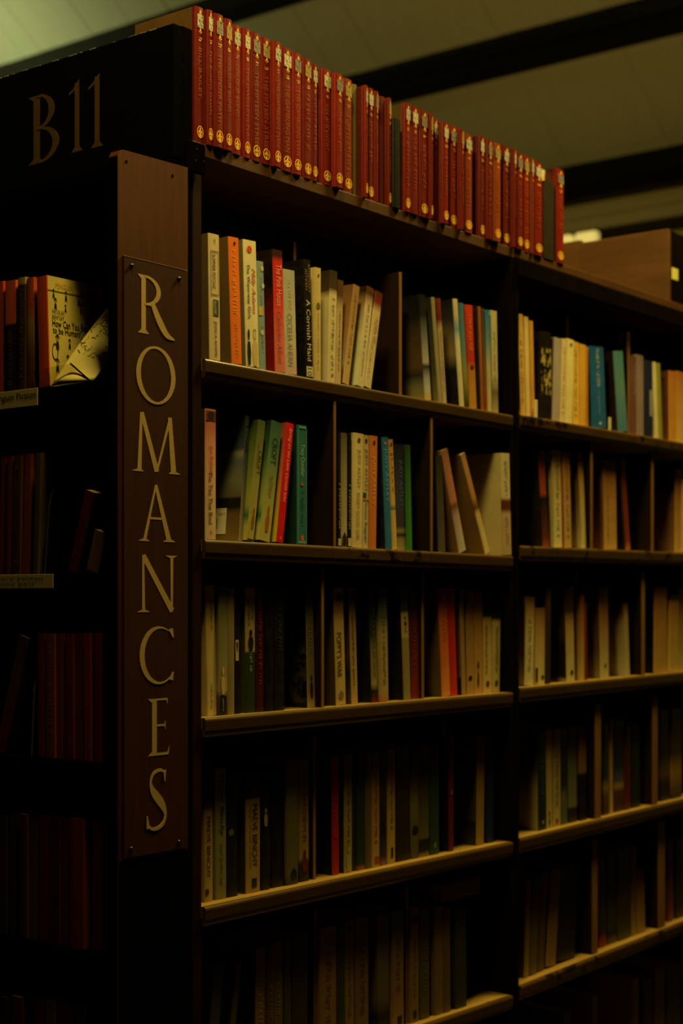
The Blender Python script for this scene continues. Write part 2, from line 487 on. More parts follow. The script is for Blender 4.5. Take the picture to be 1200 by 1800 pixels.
for i, zz in enumerate(NEAR_Z):
    cuts = [onY(586, 0), onY(757, 0)] if i == 1 else ()
    shelf(near, NEAR_X, zz, cuts, (1,) if i == 1 else ())
for i, zz in enumerate(FAR_Z):
    shelf(far, FAR_X, zz, (), (0,) if i in (0, 1, 4) else ())
ST0, ST1 = onY(340, .004), onY(359, .004)
wbox('side_panel', ST0, -.0015, .0065, DEPTH, 0, 1.9368, M['stile'], near, .002)
wbox('side_panel', .8935, .9065, .0065, DEPTH, 0, 1.9368, M['dark_wood'], near, .001)
wbox('side_panel', .9075, .9205, .004, DEPTH, 0, 1.9393, M['dark_wood'], far, .001)
wbox('side_panel', 1.9005, 1.915, .004, DEPTH, 0, 1.9393, M['dark_wood'], far, .001)
wbox('back_panel', ST0, .9065, DEPTH + .0005, DEPTH + .014, 0, 1.9369, M['back'], near, 0)
wbox('back_panel', .9068, 1.915, DEPTH + .0005, DEPTH + .014, 0, 1.9394, M['back'], far, 0)
wbox('top_board', ST0, .9065, .006, .5, 1.937, Z_TOP, M['plank'], near, .001)
wbox('top_board', .9075, 1.915, .004, .5, 1.9395, Z_TOP, M['plank'], far, .001)
wbox('top_rail', .9075, 1.915, -.003, .0035, 1.900, 1.9375, M['dark_wood'], far, .003, 2)
wbox('corner_bracket', X_SIGN1 + .004, onY(362, -.004), -.004, .0035, 1.905, 1.952, M['black_paint'], near, .002)
for (px, py) in ((345, 262), (357, 284), (343, 282)):
    x = onY(px, -.004); z = zat(py, x, -.004)
    s = link('screw', extrude_poly('screw', [(x + .0016 * math.cos(a * math.pi / 4), z + .0016 * math.sin(a * math.pi / 4)) for a in range(8)], 'y', -.0055, -.0041), near, M['screw'])
    rebase(s)
# main end panel, rising above the top board as a book stop
wbox('end_panel', X_SIGN1 + .0005, ST0 - .001, .004, .52, 0, zat(44, X_SIGN1, .004), M['black_paint'], near, .002)

# ------------------------------------------------------------------ end bookcase with the lettered side panel
end = empty('bookcase', (-.11, .3, 0))
tag(end, 'black bookcase end with shelves of orange paperbacks, left of the lettered panel', 'bookcase')
PZ0 = 1.900
def panel_prof():
    r = .02
    pts = [(XP1, 0), (XP1, PZ0 + .002), (XP0 + r, PZ0)]
    return pts
XE = XP0
prof = [(XP0, 0.0), (XP1, 0.0), (XP1, 1.9035), (XP0 + .010, 1.900), (XP0 + .003, 1.897), (XP0, 1.890)]
sp_ = link('side_panel', extrude_poly('side_panel', prof, 'y', YP, YP + .018), end, M['panel_wood']); rebase(sp_)
strip = wbox('panel_edge', XP0 - .0025, XP0 - .0002, YP, YP + .018, 0, 1.888, M['black_paint'], end, .0008)
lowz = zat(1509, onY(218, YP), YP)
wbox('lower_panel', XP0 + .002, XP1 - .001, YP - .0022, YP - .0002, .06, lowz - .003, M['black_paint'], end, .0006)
X_LEFT = XP0 + .002                               # front of the left shelves
LEFT_Z = [1.571, 1.291, 1.0168, .740, .462, .19]
for i, z in enumerate(LEFT_Z):
    wbox('shelf', X_LEFT, X_SIGN0 - .004, YP + .019, .56, z - .020, z, M['left_shelf'], end, .0015)
wbox('back_panel', X_SIGN0 - .003, X_SIGN0 + .012, YP + .019, .56, 0, 1.918, M['black_paint'], end, .001)
wbox('top_board', XP0 + .030, X_SIGN0 - .004, YP + .019, .56, 1.874, 1.892, M['left_shelf'], end, .0015)
wbox('side_panel', XP0, X_SIGN0 - .004, .5605, .578, 0, 1.895, M['black_paint'], end, .001)
for px, py in ((222, 284), (303, 309), (234, 352)):
    x = onY(px, YP); z = zat(py, x, YP)
    if py == 352: continue
    rebase(link('nail_hole', extrude_poly('nail_hole', [(x + .0018 * math.cos(a * math.pi / 3), z + .0025 * math.sin(a * math.pi / 3)) for a in range(6)], 'y', YP - .0006, YP - .0001), end, M['black_paint']))

M['edge_highlight'] = plain('edge_highlight', '7a5a30', .5, .3)
# vertical lettered sign plate
PY = YP - .0045
plate = empty('sign', (onY(274, YP), YP, lowz))
tag(plate, 'tall brown wooden sign board reading ROMANCES downward in pale gold letters', 'sign')
px0, px1 = onY(218, PY), onY(330.5, PY)
pz1, pz0 = 1.7475, lowz
wbox('board', px0, px1, PY, YP - .0002, pz0, pz1, M['plate_wood'], plate, .0008)
wbox('edge_highlight', px0 + .004, px1 - .006, PY - .0003, PY - .0001, pz1 - .0012, pz1 - .0002, M['edge_highlight'], plate, 0)  # pale strip painted as the highlight along the board's top edge
for ch, x0, x1, y0, y1 in (('R', 241, 305, 488, 590), ('O', 239, 308, 609, 711), ('M', 233, 315, 728, 831), ('A', 242, 307, 853, 952),
                           ('N', 241, 309, 976, 1076), ('C', 245, 305, 1101, 1203), ('E', 257, 295, 1228, 1328), ('S', 257, 291, 1353, 1458)):
    xa_, xb_ = onY(x0, PY), onY(x1, PY)
    xm = (xa_ + xb_) / 2
    zt, zb = zat(y0, xm, PY), zat(y1, xm, PY)
    L_ = solid_letter(ch, 'letter', M['letter'], plate, (xa_, PY - .0001, zb), (1, 0, 0), (0, 0, 1), xb_ - xa_, zt - zb, .0002)
    rebase(L_)
for px, py in ((231, 467), (314, 490), (230, 1492), (314, 1480)):
    x = onY(px, PY); z = zat(py, x, PY)
    vs = []; fs = []; n = 12
    for k, (rad, yy) in enumerate(((.0034, 0), (.0034, -.001), (.0024, -.0026), (.0008, -.0032))):
        for i in range(n): vs.append((x + rad * math.cos(2 * math.pi * i / n), PY - .0001 + yy, z + rad * math.sin(2 * math.pi * i / n)))
    for k in range(3): fs += [(k * n + i, k * n + (i + 1) % n, (k + 1) * n + (i + 1) % n, (k + 1) * n + i) for i in range(n)]
    fs += [tuple(range(n)), tuple(range(3 * n, 4 * n))]
    rebase(link('screw', mesh('screw', vs, fs, True), plate, M['screw']))

# black B11 sign on the end of the bookcase top
sgn = empty('sign', (X_SIGN0, .29, 1.921))
tag(sgn, 'black board lettered B11 in dull gold above the end bookcase', 'sign')
SZ0, SZ1 = 1.9215, zat(40, X_SIGN0, .004)
M['sign_black'] = wood('sign_black', '060605', '0a0a09', (20, 3, 20), .9, .0)
wbox('board', X_SIGN0, X_SIGN1, .004, .58, SZ0, SZ1, M['sign_black'], sgn, .0012)
M['chip'] = plain('chipped_edge', '8a7c5c', .7, .2)
rc = random.Random(8)
yy = .03
while yy < .55:                                   # worn pale flecks along the upper edge
    ln = rc.uniform(.002, .018)
    if rc.random() < .6:
        wbox('chipped_edge', X_SIGN0 - .0002, X_SIGN0 + rc.uniform(.0008, .002), yy, yy + ln, SZ1 - rc.uniform(.0004, .0011), SZ1 + .0002, M['chip'], sgn, 0)
    yy += ln + rc.uniform(.003, .03)
for ch, xl, xr_, yt, yb in (('B', 49, 105, 165, 285), ('1', 121, 145, 141, 267), ('1', 155, 181, 130, 259)):
    ya, yb_ = onX(xl, X_SIGN0), onX(xr_, X_SIGN0)
    ym = (ya + yb_) / 2
    zt, zb = zat(yt, X_SIGN0, ym), zat(yb, X_SIGN0, ym)
    rebase(solid_letter(ch, 'letter', M['sign_gold'], sgn, (X_SIGN0 - .0001, ya, zb), (0, -1, 0), (0, 0, 1), ya - yb_, zt - zb, .0002))

# ------------------------------------------------------------------ books
ORD = 'first second third fourth fifth sixth seventh eighth ninth tenth eleventh twelfth thirteenth fourteenth fifteenth sixteenth seventeenth eighteenth nineteenth twentieth'.split()
ORD += ['twenty-' + w for w in ORD[:9]] + ['thirtieth'] + ['thirty-' + w for w in ORD[:9]] + ['fortieth', 'forty-first', 'forty-second']
RND = random.Random(11)
DISC, QUAD = disc_me(), quad_me()

def paperback_cover(w, d, h, bow):
    t = .0006; e = min(.0012, w * .12)
    out = [(0, d), (0, e), (e * .3, e * .3), (e, 0 - bow * .4), (w * .35, -bow), (w * .65, -bow), (w - e, 0 - bow * .4), (w - e * .3, e * .3), (w, e), (w, d)]
    inn = [(t, d), (t, e + t), (e + t * .5, t - bow * .4), (w * .35, t - bow), (w * .65, t - bow), (w - e - t * .5, t - bow * .4), (w - t, e + t), (w - t, d)]
    prof = out + inn[::-1]
    no = len(out)
    n = len(prof); vs = []
    nz = 2
    for z in (0, h):
        vs += [(p[0], p[1], z) for p in prof]
    fs = [(i, (i + 1) % n, n + (i + 1) % n, n + i) for i in range(n)]
    k = len(inn)
    # end caps as quads/tris between outer and inner paths
    idx_o = list(range(no)); idx_i = list(range(n - 1, no - 1, -1))
    pairs = [(0, 0), (1, 1), (2, 1), (3, 2), (4, 3), (5, 4), (6, 5), (7, 6), (8, 6), (9, 7)]
    for a in range(9):
        o0, i0 = pairs[a]; o1, i1 = pairs[a + 1]
        q = [idx_o[o0], idx_o[o1], idx_i[i1]] + ([idx_i[i0]] if i1 != i0 else [])
        fs.append(tuple(q)); fs.append(tuple(v + n for v in q))
    me = mesh('cover', vs, fs)
    for p in me.polygons:
        c = sum((Vector(vs[v]) for v in p.vertices), Vector()) / len(p.vertices)
        p.material_index = 0 if c.y < e * .9 else 1
    return me

def hard_cover(w, d, h, bulge):
    t = .0022
    arc = [(w / 2 - w / 2 * math.cos(a), .002 - bulge * math.sin(a)) for a in [i * math.pi / 8 for i in range(9)]]
    out = [(0, d), (0, .012), (.0006, .008)] + [(0, .0045)] + arc + [(w, .0045), (w - .0006, .008), (w, .012), (w, d)]
    inn = [(t, d), (t, .006)] + [(t + (w - 2 * t) * (1 - math.cos(a)) / 2, .006 - bulge * math.sin(a)) for a in [i * math.pi / 4 for i in range(1, 4)]] + [(w - t, .006), (w - t, d)]
    # build as three simple solids joined: two boards and the rounded spine shell
    vs = []; fs = []
    def add(prof):
        n = len(prof); k = len(vs)
        for z in (0, h): vs.extend((p[0], p[1], z) for p in prof)
        fs.extend((k + i, k + (i + 1) % n, k + n + (i + 1) % n, k + n + i) for i in range(n))
        fs.append(tuple(k + i for i in range(n))); fs.append(tuple(k + n + i for i in range(n)))
    add([(0, d), (0, .0075), (.001, .006), (t, .0075), (t, d)])
    add([(w, d), (w, .0075), (w - .001, .006), (w - t, .0075), (w - t, d)])
    add([(0, .0065)] + arc + [(w, .0065), (w - .0015, .0065), (w * .8, .005 - bulge * .5), (w * .5, .005 - bulge), (w * .2, .005 - bulge * .5), (.0015, .0065)])
    me = mesh('cover', vs, fs)
    for p in me.polygons:
        c = sum((Vector(vs[v]) for v in p.vertices), Vector()) / len(p.vertices)
        p.material_index = 0 if c.y < .0072 else 1
    return me

def make_book(loc, rotz, lean, w, d, h, look_mats, hard=False, bow=.0005, pages='page', cat='book'):
    b = empty('book')
    b.matrix_world = Matrix.Translation(loc) @ Matrix.Rotation(rotz, 4, 'Z') @ Matrix.Rotation(lean, 4, 'Y')
    me = hard_cover(w, d, h, bow) if hard else paperback_cover(w, d, h, bow)
    c = link('cover', me, b, list(look_mats))
    if hard:
        link('pages', box_me('pages', .0025, w - .0025, .0068, d - .004, .003, h - .003), b, M[pages])
    else:
        link('pages', box_me('pages', .0007, w - .0007, .0016, d - .0006, .0006, h - .0006), b, M[pages])
    return b, c

def spine_print(name, me, mat, b, w, h, f0, f1, cx, wf, off):
    """print running down the spine: f0..f1 from the top, centred at cx across, wf of the width tall"""
    return put_print(name, me, mat, b, (0, 0, -1), (1, 0, 0), ((cx - wf / 2) * w, -off, h * (1 - f0)), h * (f1 - f0), w * wf)
def spine_flat(name, me, mat, b, w, h, f0, f1, x0, x1, off):
    """upright print: motif with its own up = spine up"""
    return put_print(name, me, mat, b, (1, 0, 0), (0, 0, 1), (x0 * w, -off, h * (1 - f1)), (x1 - x0) * w, h * (f1 - f0))

def decorate(b, w, h, txt, prints, off):
    for t in txt:
        s, f0, f1, col = t[:4]
        cx = t[4] if len(t) > 4 else .5
        wf = t[5] if len(t) > 5 else .5
        sh = t[6] if len(t) > 6 else 0.0
        if isinstance(s, int): s = int(s * 1.4); wf *= .72
        me = bar_mesh(s, int(f0 * 100 + s)) if isinstance(s, int) else text_mesh(s, sh, .0)
        spine_print('lettering', me, M[col] if col in M else print_mat(col), b, w, h, f0, f1, cx, wf, off)
    for p in prints:
        kind, f0, f1, x0, x1, col = p
        me = {'disc': DISC, 'quad': QUAD}.get(kind) or MOTIF[kind]
        spine_flat('printed_mark', me, M[col] if col in M else print_mat(col), b, w, h, f0, f1, x0, x1, off + (.00012 if kind != 'quad' else 0))

MOTIF = {}
MOTIF['frame'] = strips([[(0, 0), (1, 0), (1, .02), (0, .02)], [(0, .98), (1, .98), (1, 1), (0, 1)], [(0, 0), (.06, 0), (.06, 1), (0, 1)], [(.94, 0), (1, 0), (1, 1), (.94, 1)]])
MOTIF['ring'] = strips(ell_arc(.5, .5, .5, .5, .40, .42, 0, 360, 20))
MOTIF['emblem'] = strips(ell_arc(.5, .5, .5, .5, .41, .43, 0, 360, 18) + [[(.5, .92), (.36, .66), (.5, .55), (.64, .66)], [(.46, .6), (.54, .6), (.62, .1), (.38, .1)],
    [(.2, .55), (.4, .62), (.42, .5), (.22, .35)], [(.8, .55), (.6, .62), (.58, .5), (.78, .35)], [(.25, .28), (.4, .36), (.36, .16)], [(.75, .28), (.6, .36), (.64, .16)]])
MOTIF['finial'] = strips([[(.5, 1), (.3, .55), (.5, .35), (.7, .55)], [(.1, .3), (.35, .45), (.35, .2)], [(.9, .3), (.65, .45), (.65, .2)], [(.5, .3), (.42, .12), (.5, 0), (.58, .12)]])
MOTIF['hat_man'] = strips(ell_arc(.5, .70, .16, .12, .0, .0, 0, 180, 8) + [[(.22, .68), (.78, .68), (.74, .64), (.26, .64)]] + ell_arc(.5, .52, .13, .10, .09, .07, 0, 360, 10)
    + [[(.38, .42), (.62, .42), (.68, .12), (.32, .12)], [(.36, .12), (.46, .12), (.44, 0), (.34, 0)], [(.56, .12), (.66, .12), (.68, 0), (.58, 0)]])
MOTIF['woman'] = strips(ell_arc(.5, .84, .2, .15, 0, 0, 0, 360, 12) + [[(.44, .72), (.56, .72), (.58, .66), (.42, .66)], [(.25, .64), (.75, .64), (.85, .35), (.72, 0), (.3, 0), (.15, .35)]])
MOTIF['hair'] = strips(ell_arc(.5, .86, .24, .14, .12, .10, -30, 210, 10))
MOTIF['house'] = strips([[(.1, 0), (.9, 0), (.9, .5), (.1, .5)], [(0, .5), (1, .5), (.5, .95)]])
MOTIF['bird'] = strips([[(.1, .5), (.4, .9), (.6, .8), (.9, .95), (.75, .4), (.55, .1), (.35, .2)]])
MOTIF['oval_bird'] = strips(ell_arc(.5, .5, .3, .5, .0, .0, 0, 360, 14))

ALLROWS = []
def row(name, where, plane, zf, entries, back=.012, rot=0, depth_=.118, group='', divs=(), lim=None):
    """place a row of books from their measured spine edges; where: phrase for the label"""
    prev = None; n = 0
    for e in entries:
        bl, br, tl, yt, look, stops = e[:6]
        o = e[6] if len(e) > 6 else {}
        if look == 'D':
            continue
        n += 1
        Y = o.get('set', back + RND.uniform(-.002, .003))
        if rot == 0:
            X0, X1, XT = onY(bl, Y), onY(br, Y), onY(tl, Y)
            zb = max(zf(X0), zf(X1)); zt = zat(yt, XT, Y)
        else:
            X0, X1, XT = -onX(bl, Y), -onX(br, Y), -onX(tl, Y)
            zb = zf(0); zt = zat(yt, Y, -XT)
        zb += .0004
        hh = zt - zb
        lean = math.atan2(XT - X0, hh)
        if prev:
            if X0 < prev[1] + .0003: X0 = prev[1] + .0003
            hz = min(hh, prev[2])
            rp = prev[1] + (prev[3]) * hz
            if X0 + math.tan(lean) * hz < rp + .0003:
                lean = math.atan2(rp + .0003 - X0, hz)
        if lim:
            X0 = max(X0, lim[0] + .001); X1 = min(X1, lim[1] - .001)
            if lean > 0 and X1 + math.tan(lean) * hh > lim[1] - .001: lean = math.atan2(lim[1] - .001 - X1, hh)
            if lean < 0 and X0 + math.tan(lean) * hh < lim[0] + .001: lean = math.atan2(lim[0] + .001 - X0, hh)
        for v0, v1, vh in divs:                      # keep clear of the upright dividers
            v0 -= .0006; v1 += .0006
            th = math.tan(lean) * min(hh, vh)
            lo, hi = X0 + min(0, th), X1 + max(0, th)
            if hi <= v0 or lo >= v1: continue
            if (X0 + X1) / 2 < (v0 + v1) / 2:
                if X1 > v0: X1 = v0
                if th > 0 and X1 + th > v0: lean = math.atan2(v0 - X1, min(hh, vh))
                if X1 - X0 < .007: X0 = X1 - .007
            else:
                if X0 < v1: X0 = v1
                if th < 0 and X0 + th < v1: lean = math.atan2(v1 - X0, min(hh, vh))
        w = max(.006, X1 - X0) * math.cos(lean)
        if abs(lean) < .006: lean = 0.0
        h = hh / math.cos(lean) - (w * math.sin(abs(lean)) if lean > 0 else 0)
        d = o.get('dep', depth_ + RND.uniform(-.004, .006))
        hard = o.get('hard', False)
        smat = cover_mat(stops, h, o.get('pics', ()), o.get('rough', .36))
        side = o.get('cov')
        if side is None:
            side = stops if not isinstance(stops, str) else stops
        cmat = cover_mat(side, h, o.get('covpics', ()), o.get('rough', .36))
        if lean > 0: lx, lz = X1 - w * math.cos(lean) if X1 - w * math.cos(lean) > X0 - 1e-6 else X0, zb + w * math.sin(lean)
        else: lx, lz = X0, zb
        bow = o.get('bow', (.0022 if hard else RND.uniform(.0001, .0009)))
        loc = (lx, Y, lz) if rot == 0 else (Y, -lx, lz)
        b, c = make_book(loc, rot, lean, w, d, h, (smat, cmat), hard, bow, o.get('pages', 'page'))
        decorate(b, w, h, o.get('txt', ()), o.get('prints', ()), bow + .0004 if not hard else bow - .002 + .0004)
        tag(b, '%s, %s from left, %s' % (look, ORD[n - 1], where), 'book', group)
        if 'fn' in o: o['fn'](b, w, d, h)
        prev = (lx + w * math.cos(lean), lx + w / math.cos(lean), h * math.cos(lean), math.tan(lean))
        ALLROWS.append((name, n, b))

def dividers(case, zf, lst):
    out = []
    """upright shelf dividers: pixel edges at the foot, top y, front plane, thickness"""
    for pl, pr, yt, Y in lst:
        x0, x1 = onY(pl, Y), onY(pr, Y)
        if x1 - x0 < .004: x1 = x0 + .004
        zb = zf((x0 + x1) / 2) + .0003
        zt = zat(yt, x0, Y)
        dv = wbox('divider', x0, x1, Y + .002, DEPTH - .001, zb, zt, M['divider_shaded'], case, .0005)
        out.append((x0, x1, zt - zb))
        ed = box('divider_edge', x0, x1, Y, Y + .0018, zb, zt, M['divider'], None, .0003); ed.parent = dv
    return out

# --- red hardbacks on the bookcase top -------------------------------------------------
M['red_picture'] = None
def red_pic(k):
    m, nt, b = new_mat('spine_picture', .35, .5)
    n = noise(nt, objco(nt), 3.0 + k * .37, 3)
    cs = [('1a1a18', 'b8b4a4'), ('3a3a38', 'c8c0a8'), ('101014', '8a8078'), ('242420', 'a89058')][k % 4]
    nt.links.new(ramp(nt, n, [(.38, lin(cs[0])), (.52, lin(cs[1])), (.7, lin(cs[0]))]), b.inputs['Base Color'])
    return m
RP = [red_pic(k) for k in range(4)]
RED_T = ['BILL BAILEY', 'THE BONNY DAWN', 'THE CINDER PATH', 'COLOUR BLIND', 'COLOUR BLIND', 'THE DWELLING PLACE', 'THE FIFTEEN STREETS', 'THE FIFTEEN STREETS',
         'THE GAMBLING MAN', 'THE GAMBLING MAN', 'THE GAMBLING MAN']
reds = [(343, 357.7, 340, 9.6), (364, 374, 357, 16), (374.5, 393, 368.5, 22), (395, 408, 390, 31), (409, 423, 405, 42), (428, 440, 423, 48), (442, 458, 438, 55),
        (459, 475, 457, 63.5), (476, 494, 471.5, 71), (495, 513, 490, 81), (515, 530, 510, 91), (533, 547.5, 530, 100.6), (548, 558, 544.5, 111), (566, 582, 563, 119),
        (585, 602.6, 583, 127), (604, 619, 601, 136), (635, 645, 636, 149), (646, 656.5, 647, 153), (657, 665, 657, 159), (682, 687, 684, 171),
        (711, 721, 707, 180), (722.5, 735, 719.5, 185), (738, 752, 735, 192), (752.5, 760.5, 748, 200), (761, 769, 757, 207), (778, 788, 775, 213), (790, 803, 788, 219),
        (805, 815, 802, 226), (816, 830, 814, 234), (842.5, 851.5, 841, 238), (853, 865, 852, 244), (868, 880, 866, 250), (883.5, 895.5, 881, 255), (896.5, 906, 894, 261),
        (908, 919, 905, 267), (919.5, 930, 917, 273), (930.5, 938, 928, 277), (939, 953.5, 937, 283), (977.5, 991, 977, 295)]
TAN = {15, 28, 31, 36}
last = None; nred = 0
def top_book(i, bl, br, tl, yt, stops, cov, label, plain_spine=False, Y=None, hard=True, pages='page', dep=None):
    global last
    Y = (.004 + RND.uniform(-.006, .006)) if Y is None else Y
    X0, X1 = onY(bl, Y), onY(br, Y)
    if last is not None and X0 < last + .0004: X0 = last + .0004
    z = Z_TOP + .0003
    w = max(.008, X1 - X0); h = zat(yt, X0, Y) - z
    sm = cover_mat(stops, .2, (), .4); cm = cover_mat(cov, .2, (), .4)
    bow = .0034
    b, c = make_book((X0, Y, z), 0, 0, w, dep or .128 + RND.uniform(-.003, .004), h, (sm, cm), hard, bow if hard else .0004, pages)
    off = bow - .002 + .0005
    if not plain_spine:
        spine_flat('picture', QUAD, RP[i % 4], b, w, h, .055, .155, .18, .86, off)
        spine_flat('printed_mark', MOTIF['finial'], M['gilt'], b, w, h, .02, .06, .28, .76, off + .0001)
        spine_flat('printed_mark', MOTIF['finial'], M['gilt'], b, w, h, .15, .20, .28, .76, off + .0001)
        spine_print('lettering', bar_mesh(2, i), M['gilt'], b, w, h, .225, .255, .5, .35, off)
        if i < 16 or i % 3:
            spine_flat('printed_mark', MOTIF['emblem'], M['gilt'], b, w, h, .875, .965, .14, .86, off)
        t = RED_T[i] if i < len(RED_T) else None
        me = text_mesh(t) if t else bar_mesh(12 + i % 5, i)
        spine_print('lettering', me, M['gilt_dull'], b, w, h, .30, .30 + (.034 * len(t) if t else RND.uniform(.38, .52)), .5, .36, off)
    tag(b, label, 'book', 'red hardbacks along the top of the bookcase')
    last = X0 + w
    return b
for i, (bl, br, tl, yt) in enumerate(reds):
    if i == 16: top_book(100, 619.5, 627, 620, 147, '6e5e38', '6e5e38', 'cream-sided slim book after the sixteenth red hardback from the sign', True, Y=.018)
    if i == 19: top_book(101, 667, 676, 667, 168, '5a1810', '7a6a44', 'cream and dark red book, after the nineteenth red book from the black sign', True, Y=.014)
    if i == 20: top_book(102, 688, 704, 688, 207, '14110e', '14110e', 'short black book leaning among the red hardbacks on the bookcase top', True, Y=.002)
    if i == 38:
        top_book(103, 955, 974, 955, 317, '2c2418', '2c2418', 'dark brown short book before the last red hardback on the bookcase top', True, Y=.003, hard=False, dep=.022)
        keep = last; last = keep - .024
        top_book(104, 941, 958, 941, 294, 'c8ba88', 'c8ba88', 'pale cream book standing behind the short dark one, bookcase top', True, Y=.03, hard=False)
        last = keep
    tone = RND.choice(['701206', '660e04', '781406', '620f05'])
    if i in TAN: tone = '76280a' if i != 31 else '84380a'
    covc = '5a4222' if i == 0 else ('4a0f08' if i != 20 else '4a3c20')
    top_book(i, bl, br, tl, yt, tone, covc, '%s hardback with gilt emblem, %s red book from the black sign' % ('faded orange-red' if i in TAN else 'deep red', ORD[i]))

# --- shelves of paperbacks -------------------------------------------------------------
def nz(k): return lambda X: shelf_z(NEAR_Z[k], NEAR_X, X)
def fz(k): return lambda X: shelf_z(FAR_Z[k], FAR_X, X)
CR, TANC, OLV, BRN, BLK = 'd8c79c', 'b8935c', '8a8050', '6a4a2c', '17140f'

def barcode(b, w, d, h):
    """white price sticker with bars on the visible side cover"""
    put_print('price_sticker', QUAD, print_mat('d9d2bc'), b, (0, -1, 0), (0, 0, 1), (-.0004, .072, .012), .042, .042)
    polys = []
    x = 0; r = random.Random(2)
    while x < 1:
        ww = r.uniform(.015, .05); polys.append([(x, 0), (x + ww, 0), (x + ww, 1), (x, 1)]); x += ww + r.uniform(.015, .05)
    put_print('barcode', strips(polys), print_mat('1c1a18'), b, (0, -1, 0), (0, 0, 1), (-.0006, .070, .020), .022, .017)
    put_print('lettering', bar_mesh(6, 5), print_mat('2a2622'), b, (0, -1, 0), (0, 0, 1), (-.0006, .046, .042), .014, .004)

